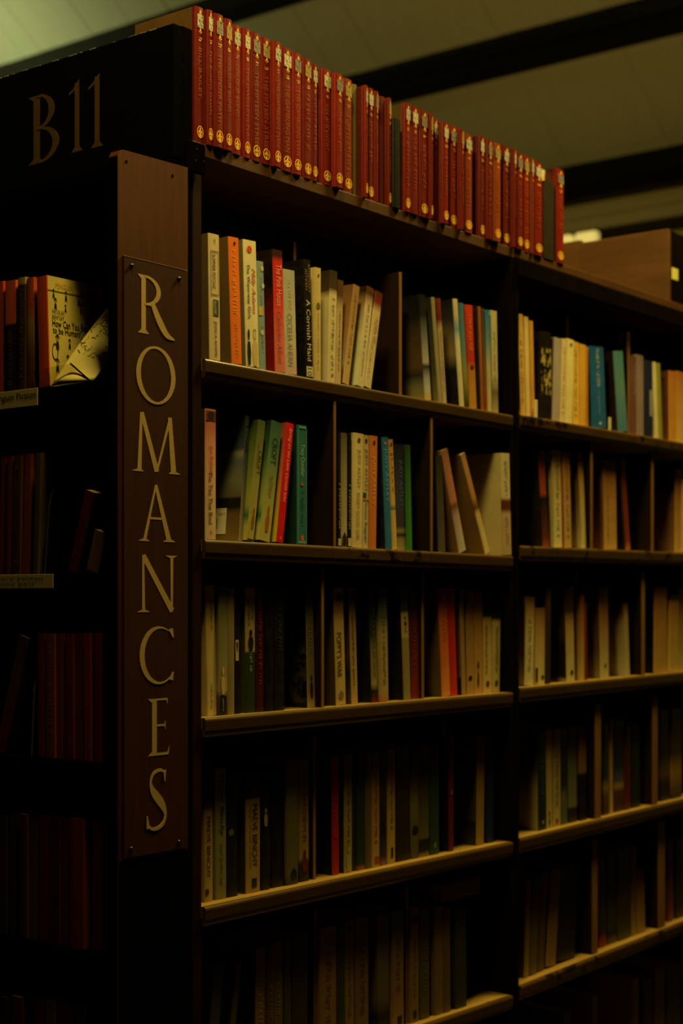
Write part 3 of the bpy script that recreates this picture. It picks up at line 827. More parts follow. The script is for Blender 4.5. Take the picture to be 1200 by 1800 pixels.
N1 = [
 (368.5, 387.5, 366, 409, 'buff paperback with boxed black title', 'cdb98e', dict(cov='5d4c2e', set=.006, txt=[('SUMMER PSYCHIC', .16, .44, '2b2a26', .42, .3), (4, .04, .08, '5a5040', .5, .3), ('JESSICA ADAMS', .69, .97, '3a352a', .5, .32)],
    prints=[('frame', .135, .485, .12, .86, '5a5444'), ('quad', .52, .65, .32, .84, '4a4a42'), ('quad', .53, .63, .4, .6, '9a8f70')])),
 (407.5, 425.5, 401, 415, 'orange paperback with yellow lettering', 'e8752a', dict(cov='6a5230', set=.006, txt=[(12, .1, .62, 'e89a2c', .45, .5), (9, .66, .95, 'c87a3a', .5, .36)], prints=[('bird', .03, .07, .4, .7, '1a1612')])),
 (433, 455.6, 427, 420, 'cream paperback with red disc and two women', 'e4d8ac', dict(cov='7a6a44', set=.006, txt=[('Milly Adams', .22, .58, 'c0382a', .66, .36, .35), ('The Waterway Girls', .19, .62, '1f1d18', .28, .32)],
    prints=[('disc', .045, .1, .25, .62, 'd2402a'), ('woman', .70, .985, .0, .42, '20242c'), ('woman', .69, .99, .40, .98, 'c8b070'), ('hair', .70, .78, .44, .9, '2a1c12')])),
 (455.6, 468, 450.5, 458, 'pale blue polka-dot paperback', '8ba0a4', dict(set=.012, cov='8a9a9c', txt=[(8, .15, .4, '6a7f90', .5, .4), (8, .6, .85, '7a6a8a', .5, .4)], prints=[('disc', .04, .09, .5, .9, 'c8c098'), ('disc', .2, .25, .55, .95, 'c8c098'), ('disc', .63, .68, .3, .7, 'c8c098'), ('quad', .42, .5, .1, .7, 'c8a45a')])),
 (484, 501, 479, 437.5, 'red and pink paperback with dark top', [(0, 'd8796a'), (.28, 'dd6a58'), (.62, 'd8322a'), (.9, 'cf2a24'), (.95, '3a1a14')], dict(cov=[(0, '8a1414'), (.5, '6a1010'), (.7, '1a0e0c')], set=.006, txt=[('The Pink House', .12, .46, 'e8a08c', .55, .55), ('Catherine Alliott', .5, .93, 'b85a5a', .5, .5, .35)])),
 (501.5, 522, 497, 472, 'pale grey-pink paperback with pastel lettering', [(0, 'cfae9c'), (.4, 'c3bba4'), (.8, 'b0b0a0')], dict(set=.007, txt=[('CECELIA AHERN', .42, .92, '8a948c', .45, .42), (8, .1, .38, 'c8a8a8', .5, .4)])),
 (538, 553, 533, 455, 'black paperback with white title', '16130f', dict(cov='0f0d0b', set=.006, txt=[('A Cornish Maid', .34, .86, 'c8bda0', .5, .55), ('ROSEMARY', .04, .28, '8a6a40', .7, .28), ('AITKEN', .08, .26, '8a6a40', .3, .28), ('10', .92, .985, '17140f', .5, .6)],
    prints=[('quad', .905, .99, .05, .95, 'c0b494')])),
 (553.5, 564, 550.5, 468.5, 'narrow cream paperback', 'cdb67a', dict(set=.008, txt=[(16, .4, .92, '9a8450', .5, .4)], prints=[('bird', .05, .09, .35, .7, '2a2418'), ('disc', .31, .37, .2, .8, '6a5a30')])),
 (576, 588.6, 580.6, 474, 'worn cream paperback with dark picture at top', [(0, 'd8c8a0'), (.78, 'd2c298'), (.84, '4a3826'), (1, '3a2e22')], dict(cov=[(0, 'b8b08e'), (.75, 'aaa280'), (.82, '2a221a')], set=.009, txt=[(14, .25, .9, '8a7a5a', .5, .5)], prints=[('disc', .92, .95, .4, .7, 'b84a2a')])),
 (589, 599, 594, 491, 'cream paperback with brown top, leaning', [(0, 'c8b088'), (.7, 'c0a67a'), (.85, '5a3c24')], dict(set=.010, txt=[(14, .3, .9, '8a6a4a', .5, .4)])),
 (602, 613, 622, 499, 'tan leaning paperback with seaside cover', [(0, 'c8a878'), (1, '9a7448')], dict(cov=[(0, '3a2c20'), (.12, '6a4a2a'), (.2, '8a8270'), (.45, '8a6a42'), (1, '6a4a2a')], set=.008, txt=[(14, .1, .8, '8a6038', .5, .4)])),
 (626.6, 639, 645.5, 502, 'pale leaning paperback with glossy white cover', [(0, 'd8ccac'), (.8, 'd0bc98'), (.93, '5a3a26')], dict(cov=[(0, 'c8d0b4'), (.5, 'b8b492'), (.85, '7a6040'), (.95, '2a1c14')], set=.007, rough=.22, txt=[(16, .15, .9, '8a7a58', .5, .4)])),
 (639.5, 652, 661, 510, 'cream leaning paperback with red floral top', [(0, 'd6c69c'), (.78, 'c8b088'), (.88, '7a2a1c'), (1, '4a2418')], dict(set=.007, txt=[(10, .25, .55, 'a0544a', .6, .4), (16, .3, .9, '8a7a58', .35, .3)])),
 (747, 758, 736, 517, 'dark landscape-cover paperback with pale lower spine', [(0, 'c8a850'), (.10, 'b0b0b0'), (.2, '9a98a0'), (.32, '2a2a30'), (.36, 'a8a098'), (.6, '6a6a70'), (.8, '1c1c22'), (1, '12121a')], dict(cov=[(0, '8a7a48'), (.14, '6a6a50'), (.24, '2a2a24'), (.32, '5a4428'), (.55, '4a3a24'), (.8, '14141a'), (1, '0e0e14')])),
 (771, 777, 757.5, 522, 'grey paperback with greenish cover', [(0, 'a09070'), (1, '8a8062')], dict(cov=[(0, '7a7048'), (.3, '4a4a34'), (1, '20241c')])),
 (778, 785, 767, 524, 'pale paperback with maroon top', [(0, 'b8a888'), (.7, 'b09a7a'), (.8, '6a2018'), (1, '6a3020')], dict(txt=[(14, .3, .9, '7a6a50')])),
 (808, 816, 795.6, 525, 'white and blue narrow paperback', [(0, 'c8bc98'), (.6, 'c8c4a8'), (.72, '6a90a8'), (.85, 'b8a890'), (1, 'c8b898')], dict(cov=[(0, '100e0c'), (.35, '14110e'), (.5, '7a6a48'), (.8, '2a2c30'), (1, '14161c')])),
 (816.5, 824.5, 806, 532, 'blue-green narrow paperback with yellow edge', [(0, '2a2a20'), (.3, '8a8040'), (.55, '5a7a78'), (1, '3a6a8a')], {}),
 (825, 838, 817, 535, 'red paperback fading to ochre', [(0, 'b88838'), (.38, 'b07030'), (.46, 'b0301c'), (1, 'c03a20')], dict(txt=[(12, .1, .45, 'd87a5a')], prints=[('disc', .58, .62, .3, .8, '4a1a10')])),
 (839, 845, 833, 537, 'narrow black paperback', '14100c', {}),
 (845.5, 850, 839, 538, 'narrow rust-brown paperback', 'a05a30', {}),
 (850.5, 856, 844, 541, 'narrow brown paperback with red foot', [(0, '8a3820'), (.3, '7a4a28'), (.6, '5a4a34'), (1, '4a3c2c')], {}),
 (856.5, 864.5, 852, 544, 'cream paperback with blue top', [(0, 'c0ac78'), (.45, 'a8a080'), (.7, '5a8090'), (1, '2a6a9a')], {}),
 (865, 876, 862, 545, 'pale grey-green paperback against the dark post', [(0, 'a89870'), (.2, '6a5a40'), (.35, 'b0a884'), (1, 'b0a880')], dict(txt=[(12, .2, .7, '8a8460')]))]
dv = dividers(near, nz(0), [(517, 520.5, 425, .048), (702, 706, 478, .016)])
row('n1', 'near bay top shelf', 0, nz(0), N1, group='paperbacks on the top shelf of the near bay', divs=dv, lim=NEAR_X)


N2 = [
 (360.5, 379.5, 360, 717.5, 'pink and cream paperback with dark portrait at top', [(0, 'd0b48c'), (.4, 'd2a884'), (.75, 'cf8a72'), (.86, 'b86a5a')], dict(cov='3a2a1c', set=.006, txt=[('Lyn Andrews', .28, .5, 'b85048', .5, .5, .35), ('The Ties That Bind', .48, .88, '3a2c20', .45, .36), (4, .93, .96, '6a5a44', .5, .3)], prints=[('quad', .015, .09, .04, .94, '5a3028'), ('disc', .02, .085, .2, .8, '2a1814')])),
 (420, 426, 432.5, 730, 'dark paperback with harbour-scene cover and price sticker', [(0, 'b0a080'), (.3, '8a8474'), (.6, '4a5464'), (1, '2a2c30')], dict(cov=[(0, '8a7244'), (.08, '7a6238'), (.22, '6a5638'), (.27, '241c14'), (.34, '1e1812'), (.36, '6a6448'), (.5, '7a7a64'), (.64, '5a6468'), (.7, '8a8670'), (.74, '3a4654'), (1, '12141a')], fn=barcode, txt=[('LOWE', .08, .3, '14120e', .5, .6)])),
 (433, 445.5, 455, 737, 'olive-green leaning paperback with small figure', [(0, 'b4a850'), (.3, 'a89a54'), (.6, '8a8a4c'), (1, '4a5a38')], dict(cov=[(0, 'c0b458'), (.12, 'a8a858'), (.2, '3a6a40'), (.3, 'a0a44c'), (.6, '6a7a34'), (1, '2a3a1c')], set=.007, txt=[('CROFT', .25, .45, '2a3020', .6, .5), (8, .18, .4, '8a5030', .3, .3)], prints=[('woman', .72, .9, .3, .8, '7a5a28'), ('quad', .985, .998, .0, 1, '2a2418')])),
 (455, 474, 478, 738, 'green leaning paperback with figure on the path', [(0, 'bcae58'), (.3, 'a8a45c'), (.55, '7a8a58'), (.8, '4a7258'), (1, '3a5a48')], dict(cov=[(0, 'c4b85a'), (.12, 'b0b060'), (.2, '3a7048'), (.3, '9aa450'), (.7, '3a5a34'), (1, '14201a')], set=.006, txt=[('CROFT', .14, .36, '22301f', .5, .5), (10, .45, .64, '8a6a40', .5, .5)], prints=[('woman', .70, .92, .3, .8, '9a5a28')])),
 (485.5, 497.5, 505, 742, 'bright red leaning paperback with script title', 'd81c24', dict(cov=[(0, 'c8c030'), (.25, 'c8a848'), (.6, 'b86a48'), (1, '9a3830')], set=.005, txt=[('Spring on the Little Cornish Isles', .04, .66, 'e8a8a0', .55, .5, .3), (6, .95, .975, 'e8b0a8', .5, .3)])),
 (522, 539.5, 522, 746, 'teal paperback with orange oval at foot', '2f6a6c', dict(cov='123230', set=.012, txt=[('Tracy Chevalier', .16, .43, '8ab0a8', .5, .5), (12, .55, .85, '24504e', .5, .5)], prints=[('frame', .01, .99, .06, .94, '5a9490'), ('oval_bird', .92, .975, .25, .75, 'c85a24'), ('disc', .48, .51, .35, .65, 'b04a2a')])),
 (593, 599, 593.5, 758, 'narrow black paperback by the divider', '141210', dict(cov='141210', txt=[(12, .45, .85, 'a89a70', .5, .6)], prints=[('quad', .93, .99, .1, .9, 'b0a482')])),
 (599.5, 610, 598, 760, 'grey-cream paperback with gate picture at foot', [(0, '6a4a2c'), (.1, 'b0a080'), (.5, '9a8f6c'), (1, '5a5440')], dict(prints=[('house', .86, .98, .1, .9, '2a2018')])),
 (610.5, 617.5, 610.5, 762, 'narrow black paperback with white sticker at foot', '12100e', dict(txt=[(12, .45, .85, 'a89a70', .5, .6)], prints=[('quad', .92, .99, .1, .9, 'b8ac88')])),
 (618, 636, 621, 760, 'cream paperback with serif author name', 'd4bf86', dict(txt=[('JUDY ASTLEY', .14, .48, '8a7440', .5, .4), ('EVERY GOOD GIRL', .52, .94, '9a8a50', .5, .36)], prints=[('disc', .04, .08, .35, .65, '4a3a20')])),
 (636.5, 647, 637, 764, 'grey-cream paperback with green mark', [(0, 'c0b490'), (.45, 'c8b48a'), (1, 'c0a070')], dict(txt=[('JUDY ASTLEY', .12, .5, '5a4a30', .5, .55), ('Excess Baggage', .6, .95, '3a3428', .5, .5)], prints=[('disc', .03, .07, .3, .7, '3a2a1a'), ('quad', .51, .55, .0, .6, '2a4a30'), ('quad', .56, .58, .0, 1, 'a07a3a')])),
 (647.5, 661, 650, 765, 'orange paperback with dotted mark at top', 'c87438', dict(cov='a06a34', txt=[('JUDY ASTLEY', .18, .62, 'e0a060', .5, .45)], prints=[('disc', .04, .08, .35, .65, '3a2010')])),
 (678, 689, 671, 768, 'blue slightly leaning paperback', '2f6a9c', dict(cov='0e1822', txt=[('JUDY ASTLEY', .1, .58, '6aa0b8', .5, .5)], prints=[('disc', .04, .07, .3, .6, 'c86a4a')])),
 (689.5, 698, 681.5, 772, 'yellow-tan leaning paperback', [(0, 'd0b060'), (.35, 'c8a858'), (.37, '5a6a4a'), (.41, 'c8a458'), (1, 'b8884a')], dict(txt=[('JUDY', .1, .5, '8a5a34', .5, .45)], prints=[('disc', .03, .06, .3, .7, '4a2a18')])),
 (698.5, 714, 695, 780, 'navy paperback with pale bands near foot', [(0, '9a8a60'), (.1, '8a7c58'), (.14, '1a1a20'), (.18, '8a7c58'), (.22, '3a3a48'), (.5, '3a3c52'), (1, '1a1c28')], dict(txt=[('JUDY ASTLEY', .15, .6, '4a5a7a', .5, .5)])),
 (714.5, 724.5, 708, 781, 'green paperback beside the divider', [(0, '3f8a2a'), (.4, '3a7a30'), (1, '22402c')], {}),
 (771, 783, 765, 800, 'dark leaning paperback in shadow', [(0, '5a5044'), (1, '2a241c')], dict(cov='2a2218')),
 (807, 820, 774, 793, 'leaning paperback with pink top and pale blue foot', [(0, 'b8b4a8'), (.35, 'b09088'), (.45, '6a4030'), (.5, 'b0705a'), (1, '9a6a4a')], dict(cov='7a5a36', dep=.13)),
 (853, 862, 809, 800, 'tan paperback leaning steeply to the left', [(0, 'd8c480'), (.4, 'c8b070'), (.46, '5a3a24'), (.56, 'b07a44'), (1, 'b08a5a')], dict(cov='8a6c42', dep=.13)),
 (883, 899, 879, 796, 'upright cream paperback beside the dark post', [(0, 'b8a078'), (.4, 'b89a78'), (.45, '5a2c1c'), (.53, '5a2c1c'), (.57, 'c8b890'), (1, 'c0b088')], dict(cov='c0b080', txt=[(12, .06, .42, '8a8060'), (10, .62, .9, '9a7a58')], set=.003))]
dv = dividers(near, nz(1), [(587, 590.5, 701, .004), (757, 760.5, 731, .004)])
row('n2', 'near bay second shelf', 0, nz(1), N2, group='paperbacks on the second shelf of the near bay', divs=dv, lim=NEAR_X)


N3 = [
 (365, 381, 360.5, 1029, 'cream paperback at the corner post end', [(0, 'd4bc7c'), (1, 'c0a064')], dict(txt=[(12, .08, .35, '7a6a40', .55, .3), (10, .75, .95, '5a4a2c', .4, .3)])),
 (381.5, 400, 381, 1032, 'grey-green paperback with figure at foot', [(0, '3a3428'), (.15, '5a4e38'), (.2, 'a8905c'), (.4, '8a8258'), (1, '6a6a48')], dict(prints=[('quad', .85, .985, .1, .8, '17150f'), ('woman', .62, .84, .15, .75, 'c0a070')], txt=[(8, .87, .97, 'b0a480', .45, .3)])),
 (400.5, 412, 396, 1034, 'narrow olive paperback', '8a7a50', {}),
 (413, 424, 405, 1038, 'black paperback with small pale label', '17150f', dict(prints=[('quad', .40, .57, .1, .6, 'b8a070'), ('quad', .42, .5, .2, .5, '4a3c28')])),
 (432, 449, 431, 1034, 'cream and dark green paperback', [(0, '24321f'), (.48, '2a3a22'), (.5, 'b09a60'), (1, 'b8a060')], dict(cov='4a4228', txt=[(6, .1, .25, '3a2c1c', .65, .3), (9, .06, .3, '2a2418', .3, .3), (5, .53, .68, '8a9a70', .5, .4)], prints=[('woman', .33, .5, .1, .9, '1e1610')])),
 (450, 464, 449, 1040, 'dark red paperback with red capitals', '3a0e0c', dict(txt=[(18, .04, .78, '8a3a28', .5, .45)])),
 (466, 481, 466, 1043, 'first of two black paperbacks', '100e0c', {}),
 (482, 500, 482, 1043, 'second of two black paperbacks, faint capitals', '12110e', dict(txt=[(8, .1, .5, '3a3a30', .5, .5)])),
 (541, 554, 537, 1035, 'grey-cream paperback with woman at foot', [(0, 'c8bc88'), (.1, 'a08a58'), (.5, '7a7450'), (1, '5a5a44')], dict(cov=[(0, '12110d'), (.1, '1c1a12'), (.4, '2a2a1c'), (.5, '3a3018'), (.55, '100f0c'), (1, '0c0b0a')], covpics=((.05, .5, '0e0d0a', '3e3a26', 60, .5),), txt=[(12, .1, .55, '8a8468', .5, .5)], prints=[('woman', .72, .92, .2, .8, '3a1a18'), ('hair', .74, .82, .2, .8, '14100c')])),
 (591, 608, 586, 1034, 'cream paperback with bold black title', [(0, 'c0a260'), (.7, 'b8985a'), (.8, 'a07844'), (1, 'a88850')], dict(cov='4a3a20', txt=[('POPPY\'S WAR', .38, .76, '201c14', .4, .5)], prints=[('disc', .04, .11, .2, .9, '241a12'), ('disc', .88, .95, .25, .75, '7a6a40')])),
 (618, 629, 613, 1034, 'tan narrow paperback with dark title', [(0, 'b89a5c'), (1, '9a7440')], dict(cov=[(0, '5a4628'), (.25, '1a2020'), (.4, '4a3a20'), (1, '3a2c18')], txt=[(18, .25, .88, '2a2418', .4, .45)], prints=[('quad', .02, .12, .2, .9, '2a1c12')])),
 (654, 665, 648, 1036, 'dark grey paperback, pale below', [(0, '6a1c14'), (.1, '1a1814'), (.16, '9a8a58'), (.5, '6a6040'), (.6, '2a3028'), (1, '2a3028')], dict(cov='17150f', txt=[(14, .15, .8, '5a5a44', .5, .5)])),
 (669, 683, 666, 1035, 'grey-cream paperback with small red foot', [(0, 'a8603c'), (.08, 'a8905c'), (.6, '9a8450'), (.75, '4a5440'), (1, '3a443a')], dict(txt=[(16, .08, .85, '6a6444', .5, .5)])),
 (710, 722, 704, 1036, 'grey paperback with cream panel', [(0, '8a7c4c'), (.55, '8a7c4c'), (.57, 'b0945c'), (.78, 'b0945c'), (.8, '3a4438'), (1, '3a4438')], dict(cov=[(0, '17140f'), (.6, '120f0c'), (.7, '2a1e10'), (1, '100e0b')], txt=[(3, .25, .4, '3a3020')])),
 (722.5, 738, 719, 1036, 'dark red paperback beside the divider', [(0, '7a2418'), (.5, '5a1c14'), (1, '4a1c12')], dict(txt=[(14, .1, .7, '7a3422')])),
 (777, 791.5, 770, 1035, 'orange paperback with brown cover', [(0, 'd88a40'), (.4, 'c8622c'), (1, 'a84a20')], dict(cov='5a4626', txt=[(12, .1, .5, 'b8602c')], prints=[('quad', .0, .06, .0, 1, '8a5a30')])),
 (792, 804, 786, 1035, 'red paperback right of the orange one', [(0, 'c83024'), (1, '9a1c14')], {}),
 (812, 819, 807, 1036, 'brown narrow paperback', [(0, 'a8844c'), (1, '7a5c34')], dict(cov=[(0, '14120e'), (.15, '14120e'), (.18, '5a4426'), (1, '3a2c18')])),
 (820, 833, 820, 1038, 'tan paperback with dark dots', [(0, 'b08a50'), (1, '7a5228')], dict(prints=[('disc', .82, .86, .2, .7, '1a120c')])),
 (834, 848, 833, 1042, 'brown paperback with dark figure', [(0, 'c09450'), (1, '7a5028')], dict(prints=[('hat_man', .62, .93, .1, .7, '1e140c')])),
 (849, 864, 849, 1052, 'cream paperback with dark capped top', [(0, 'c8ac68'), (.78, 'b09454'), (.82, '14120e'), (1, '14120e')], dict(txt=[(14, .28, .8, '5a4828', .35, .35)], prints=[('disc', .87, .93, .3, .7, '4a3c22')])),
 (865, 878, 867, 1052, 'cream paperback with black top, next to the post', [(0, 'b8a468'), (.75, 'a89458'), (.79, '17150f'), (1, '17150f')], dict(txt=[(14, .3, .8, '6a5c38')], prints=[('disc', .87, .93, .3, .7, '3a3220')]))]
dv = dividers(near, nz(2), [(565.5, 569.5, 1000, .012), (741.5, 745, 1005, .02)])
row('n3', 'near bay third shelf', 0, nz(2), N3, back=.022, group='paperbacks on the third shelf of the near bay', divs=dv, lim=NEAR_X)


N4 = [
 (359, 374, 358.5, 1394, 'tan paperback with black capital author name', [(0, 'a88c50'), (.82, 'a08048'), (.86, '5a2c1c'), (.92, '241a14')], dict(txt=[('MAEVE BINCHY', .22, .78, '2a2414', .45, .42)], prints=[('disc', .88, .94, .0, .5, '3a3018')])),
 (379, 398, 378, 1352, 'olive paperback with italic author name', [(0, '7a7444'), (1, '8a8450')], dict(txt=[('Maeve Binchy', .04, .52, '2a2814', .55, .5, .3), (14, .58, .9, '4a4824', .5, .4)])),
 (400, 418, 399, 1372, 'nearly black paperback with small round mark', '17150f', dict(prints=[('disc', .42, .48, .1, .6, '5a5434')])),
 (432, 457, 432, 1367, 'broad tan paperback with capital author name', [(0, '9a7c44'), (.80, '9a7c44'), (.82, '1a1812'), (1, '1a1812')], dict(cov='3a3018', txt=[('MAEVE BINCHY', .24, .78, '2a1e10', .62, .36), (16, .25, .8, '7a3a20', .3, .14), (6, .04, .16, '5a5a48', .6, .5)], prints=[('quad', .88, .96, .4, .75, '1c242a')])),
 (460, 475, 459, 1385, 'black paperback with pale figure', '14120e', dict(prints=[('woman', .2, .38, .2, .8, '8a845c')])),
 (477, 500, 477, 1365, 'wide black paperback', '110f0c', {}),
 (503, 524, 501, 1339, 'olive-brown paperback', [(0, '2a2818'), (.1, '5a5434'), (.8, '5a5030'), (.9, '7a5a30'), (1, '6a5430')], dict(prints=[('house', .86, .96, .3, .9, '14120c')])),
 (526, 543, 525, 1336, 'tan paperback with red figure at foot', [(0, '17140f'), (.15, '3a2a1a'), (.2, '8a7440'), (.6, '8a6436'), (1, '7a6a40')], dict(txt=[(16, .04, .68, '4a3018', .5, .5)], prints=[('woman', .74, .92, .1, .9, '5a1c14')])),
 (584, 596, 583, 1331, 'red paperback beside black cover', '9a1c14', dict(cov='0e0c0a', txt=[(12, .25, .7, 'b83a28', .5, .4)])),
 (605, 618.5, 605, 1328, 'olive-cream paperback with woman at foot', [(0, '9a8448'), (1, '6a5e34')], dict(cov='2a2818', txt=[(14, .1, .75, '4a4020', .5, .45)], prints=[('woman', .76, .99, .1, .9, '8a8458'), ('hair', .76, .86, .1, .9, '2a1a10')])),
 (619, 625, 619, 1327, 'narrow dark green paperback', '22301f', {}),
 (627, 641, 626, 1325, 'dark green paperback with orange foot', [(0, '9a5a28'), (.05, '1c3024'), (1, '1e281c')], {}),
 (642.5, 652, 642, 1324, 'narrow brown paperback', '5a4a2c', {}),
 (654, 667, 654, 1322, 'cream and orange paperback', [(0, 'a88a48'), (.45, '9a6a34'), (1, '6a5c34')], dict(txt=[(14, .1, .8, '5a3a1c', .5, .4)], prints=[('quad', .91, .97, .3, .9, '8a3a20')])),
 (669, 679, 669, 1320, 'dark paperback with pink foot', [(0, '8a5a4a'), (.08, '3a2c22'), (.3, '14181a'), (1, '3a3424')], {}),
 (681, 694.5, 681, 1318, 'tan paperback with dark foot mark', [(0, 'b09444'), (1, '8a6030')], dict(txt=[(14, .1, .7, '5a4420', .5, .4)], prints=[('quad', .86, .95, .4, .7, '2a2010')])),
 (697, 720, 696, 1315, 'wide dark brown paperback', [(0, '1e1812'), (.6, '32240f'), (1, '4a2e16')], {}),
 (723, 736, 722, 1318, 'olive narrow paperback with dark disc', [(0, '4a442a'), (.5, '6a6034'), (.6, '5a5030'), (1, '17150f')], dict(prints=[('disc', .7, .78, .1, .9, '14120c')])),
 (737, 754, 736, 1312, 'olive paperback with black lower picture', [(0, '8a7a48'), (.05, '1a1812'), (.15, '1a1812'), (.17, '5a5230'), (.85, '241c12'), (1, '5a4024')], {}),
 (756, 772, 755, 1312, 'dark green paperback with faint lettering', '24362a', dict(txt=[(12, .05, .4, '4a5440', .7, .3)], prints=[('bird', .88, .96, .3, .7, '5a6a50')])),
 (789, 803, 789, 1298, 'dark red paperback on its own', '5a120e', dict(cov='100d0a', prints=[('disc', .46, .5, .3, .7, '7a5a4a')])),
 (837, 850, 839, 1297, 'tan paperback with olive cover', [(0, '9a7c3c'), (1, '7a5c2e')], dict(cov=[(0, '3a3018'), (.2, '17150f'), (.25, '3a3420'), (1, '302a1a')], txt=[(6, .04, .25, '2a1e10')])),
 (856, 868, 857, 1296, 'navy paperback by the dark post', '14203a', {})]
dv = dividers(near, nz(3), [(551, 555, 1295, .03), (780, 784, 1270, .05)])
row('n4', 'near bay fourth shelf', 0, nz(3), N4, back=.028, group='paperbacks on the fourth shelf of the near bay', divs=dv, lim=NEAR_X)


N5 = [
 (360, 378, 376, 1697, 'dark leaning paperback in the corner', [(0, '3a3420'), (1, '3a3c2c')], dict(cov='14120d')),
 (394, 404, 416, 1692, 'narrow dark leaning paperback', [(0, '4a3c24'), (1, '4a3c24')], dict(cov='1e1a10')),
 (448, 466, 450, 1668, 'tan paperback with dull lettering', '7a5a30', dict(cov='2e2816', txt=[(12, .1, .7, '9a7a48')])),
 (468, 481, 467, 1662, 'brown paperback', '4a3a20', dict(txt=[(12, .1, .6, '6a5a38')])),
 (482, 497, 482, 1657, 'olive-brown paperback', '5a4a28', dict(txt=[(12, .1, .6, '7a6a40')])),
 (500, 512, 499, 1652, 'dark olive paperback', '3a3420', {}),
 (514, 541, 514, 1648, 'wide nearly black paperback', '2a2012', {}),
 (562, 591, 562, 1634, 'broad brown paperback', '7a5a2c', dict(txt=[(12, .2, .8, '5a4420')])),
 (592, 605, 592, 1632, 'dark green narrow paperback', '2a3020', {}),
 (607, 622, 606, 1622, 'tan narrow paperback', '7a6034', dict(txt=[(14, .2, .8, '5a4424')], prints=[('disc', .02, .1, .2, .8, '2a2010')])),
 (625, 648, 624, 1618, 'brown paperback with small mark at top', '6a5430', dict(txt=[(14, .2, .8, '4a3a20')], prints=[('bird', .04, .1, .6, .9, '1e160c')])),
 (664, 684, 663, 1613, 'olive paperback with dark lower picture', [(0, '3a3018'), (.15, '17140c'), (.3, '5a4c2a'), (1, '5a5434')], {}),
 (690, 710, 689, 1605, 'brown and olive paperback', [(0, '8a7038'), (.3, '7a5830'), (1, '5a5230')], dict(txt=[(12, .2, .7, '5a3a20')], prints=[('quad', .9, .97, .4, .8, '17140c')])),
 (720, 736, 719, 1598, 'tan paperback with black disc near top', '7a5c30', dict(txt=[(12, .3, .8, '5a4422')], prints=[('disc', .06, .14, .1, .9, '14100a'), ('quad', .9, .97, .3, .7, '14100a')])),
 (739, 755, 738, 1600, 'olive paperback right of the divider', '4a4428', dict(txt=[(12, .1, .8, '5a5434')])),
 (765, 779, 764, 1597, 'brown paperback under the flat book', '6a5430', {}),
 (780, 792, 779, 1599, 'narrow brown paperback under the flat book', '5a4628', {}),
 (801, 820, 800, 1602, 'dark bluish paperback under the flat book', '2a2c2c', {})]
dv = dividers(near, nz(4), [(552, 556, 1600, .03), (713.5, 717.5, 1560, .03)])
row('n5', 'near bay fifth shelf', 0, nz(4), N5, back=.024, group='paperbacks on the fifth shelf of the near bay', divs=dv, lim=NEAR_X)

# a book lying flat across the tops of the upright ones
fx0, fx1 = onY(777, .03), onY(846, .03)
fzb = max(b.matrix_world.translation.z + 0.0 for n, k, b in ALLROWS if n == 'n5')
ztop = max(zat(yt, onY(tl, .035), .035) for bl, br, tl, yt, *_ in N5[15:18]) + .004
fb, _c = make_book((fx0, .033, ztop + (fx1 - fx0) * 0 + .036), 0, math.pi / 2, .034, .125, fx1 - fx0, (cover_mat('6a5030', .2), cover_mat('5a4428', .2)))
tag(fb, 'brown book lying flat on top of the last upright books on the fifth shelf', 'book')

# --- far bay ---------------------------------------------------------------------------
F1 = [
 (914, 923.5, 909, 551, 'pale yellow paperback by the dark post', 'd8b05c', dict(txt=[(14, .2, .9, 'a87a34')])),
 (924, 932, 920, 556, 'yellow-cream narrow paperback', 'dcc084', {}),
 (932.5, 940, 929, 563, 'ochre narrow paperback', 'c8963e', {}),
 (952, 969, 951, 581, 'black paperback with gilt portrait picture', '14110d', dict(pics=((.3, .8, '14110d', 'b09a58', 70, .53),))),
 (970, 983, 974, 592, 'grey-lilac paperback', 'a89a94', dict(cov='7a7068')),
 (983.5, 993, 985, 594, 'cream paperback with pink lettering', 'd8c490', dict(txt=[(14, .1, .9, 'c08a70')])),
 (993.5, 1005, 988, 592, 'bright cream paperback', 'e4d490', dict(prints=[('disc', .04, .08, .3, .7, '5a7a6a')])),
 (1005.5, 1017, 1000, 598, 'yellow paperback', 'e0b850', dict(txt=[(14, .1, .9, 'b08a3a')])),
 (1017.5, 1029, 1011, 602, 'golden yellow paperback', 'd8a43e', {}),
 (1029.5, 1040, 1021, 607, 'orange-tan paperback', 'c08034', dict(txt=[(14, .1, .9, '9a5a24')])),
 (1041, 1067, 1033, 607, 'broad blue hardback with white title', '1e5a94', dict(hard=True, txt=[(6, .03, .27, 'b8bcb0', .5, .3), (7, .3, .5, 'a8b0b0', .5, .3), (12, .55, .85, '6a94b0', .5, .2)], prints=[('bird', .92, .97, .4, .65, 'a8b0b0')])),
 (1086, 1103, 1077, 617, 'teal-blue paperback with dark maroon cover', [(0, '4a7aa0'), (.5, '5a8488'), (1, '4a8088')], dict(cov='2a1410')),
 (1105, 1118, 1096, 621, 'purple-brown paperback', '6a4444', dict(txt=[(8, .1, .5, 'a88a74', .6, .4)])),
 (1118.5, 1131, 1112, 621, 'grey-lilac narrow paperback after the purple one', '8a7676', {}),
 (1132, 1147, 1125, 630, 'navy paperback with small white panel', [(0, '1c2240'), (1, '1c2444')], dict(cov='141834', prints=[('quad', .38, .72, .6, .95, '8a847c')])),
 (1151, 1157.5, 1143, 635, 'white narrow paperback', 'd4c894', {}),
 (1158, 1164.5, 1150, 637, 'yellow-green narrow paperback', '8a8c30', {}),
 (1176, 1189, 1175, 651, 'orange-brown paperback with brown cover', [(0, 'c89038'), (1, 'b06c2c')], dict(cov='5a3418')),
 (1189.5, 1205, 1189, 652, 'tan paperback, cut by the right edge', [(0, 'd0ac5c'), (1, 'a8682c')], {})]
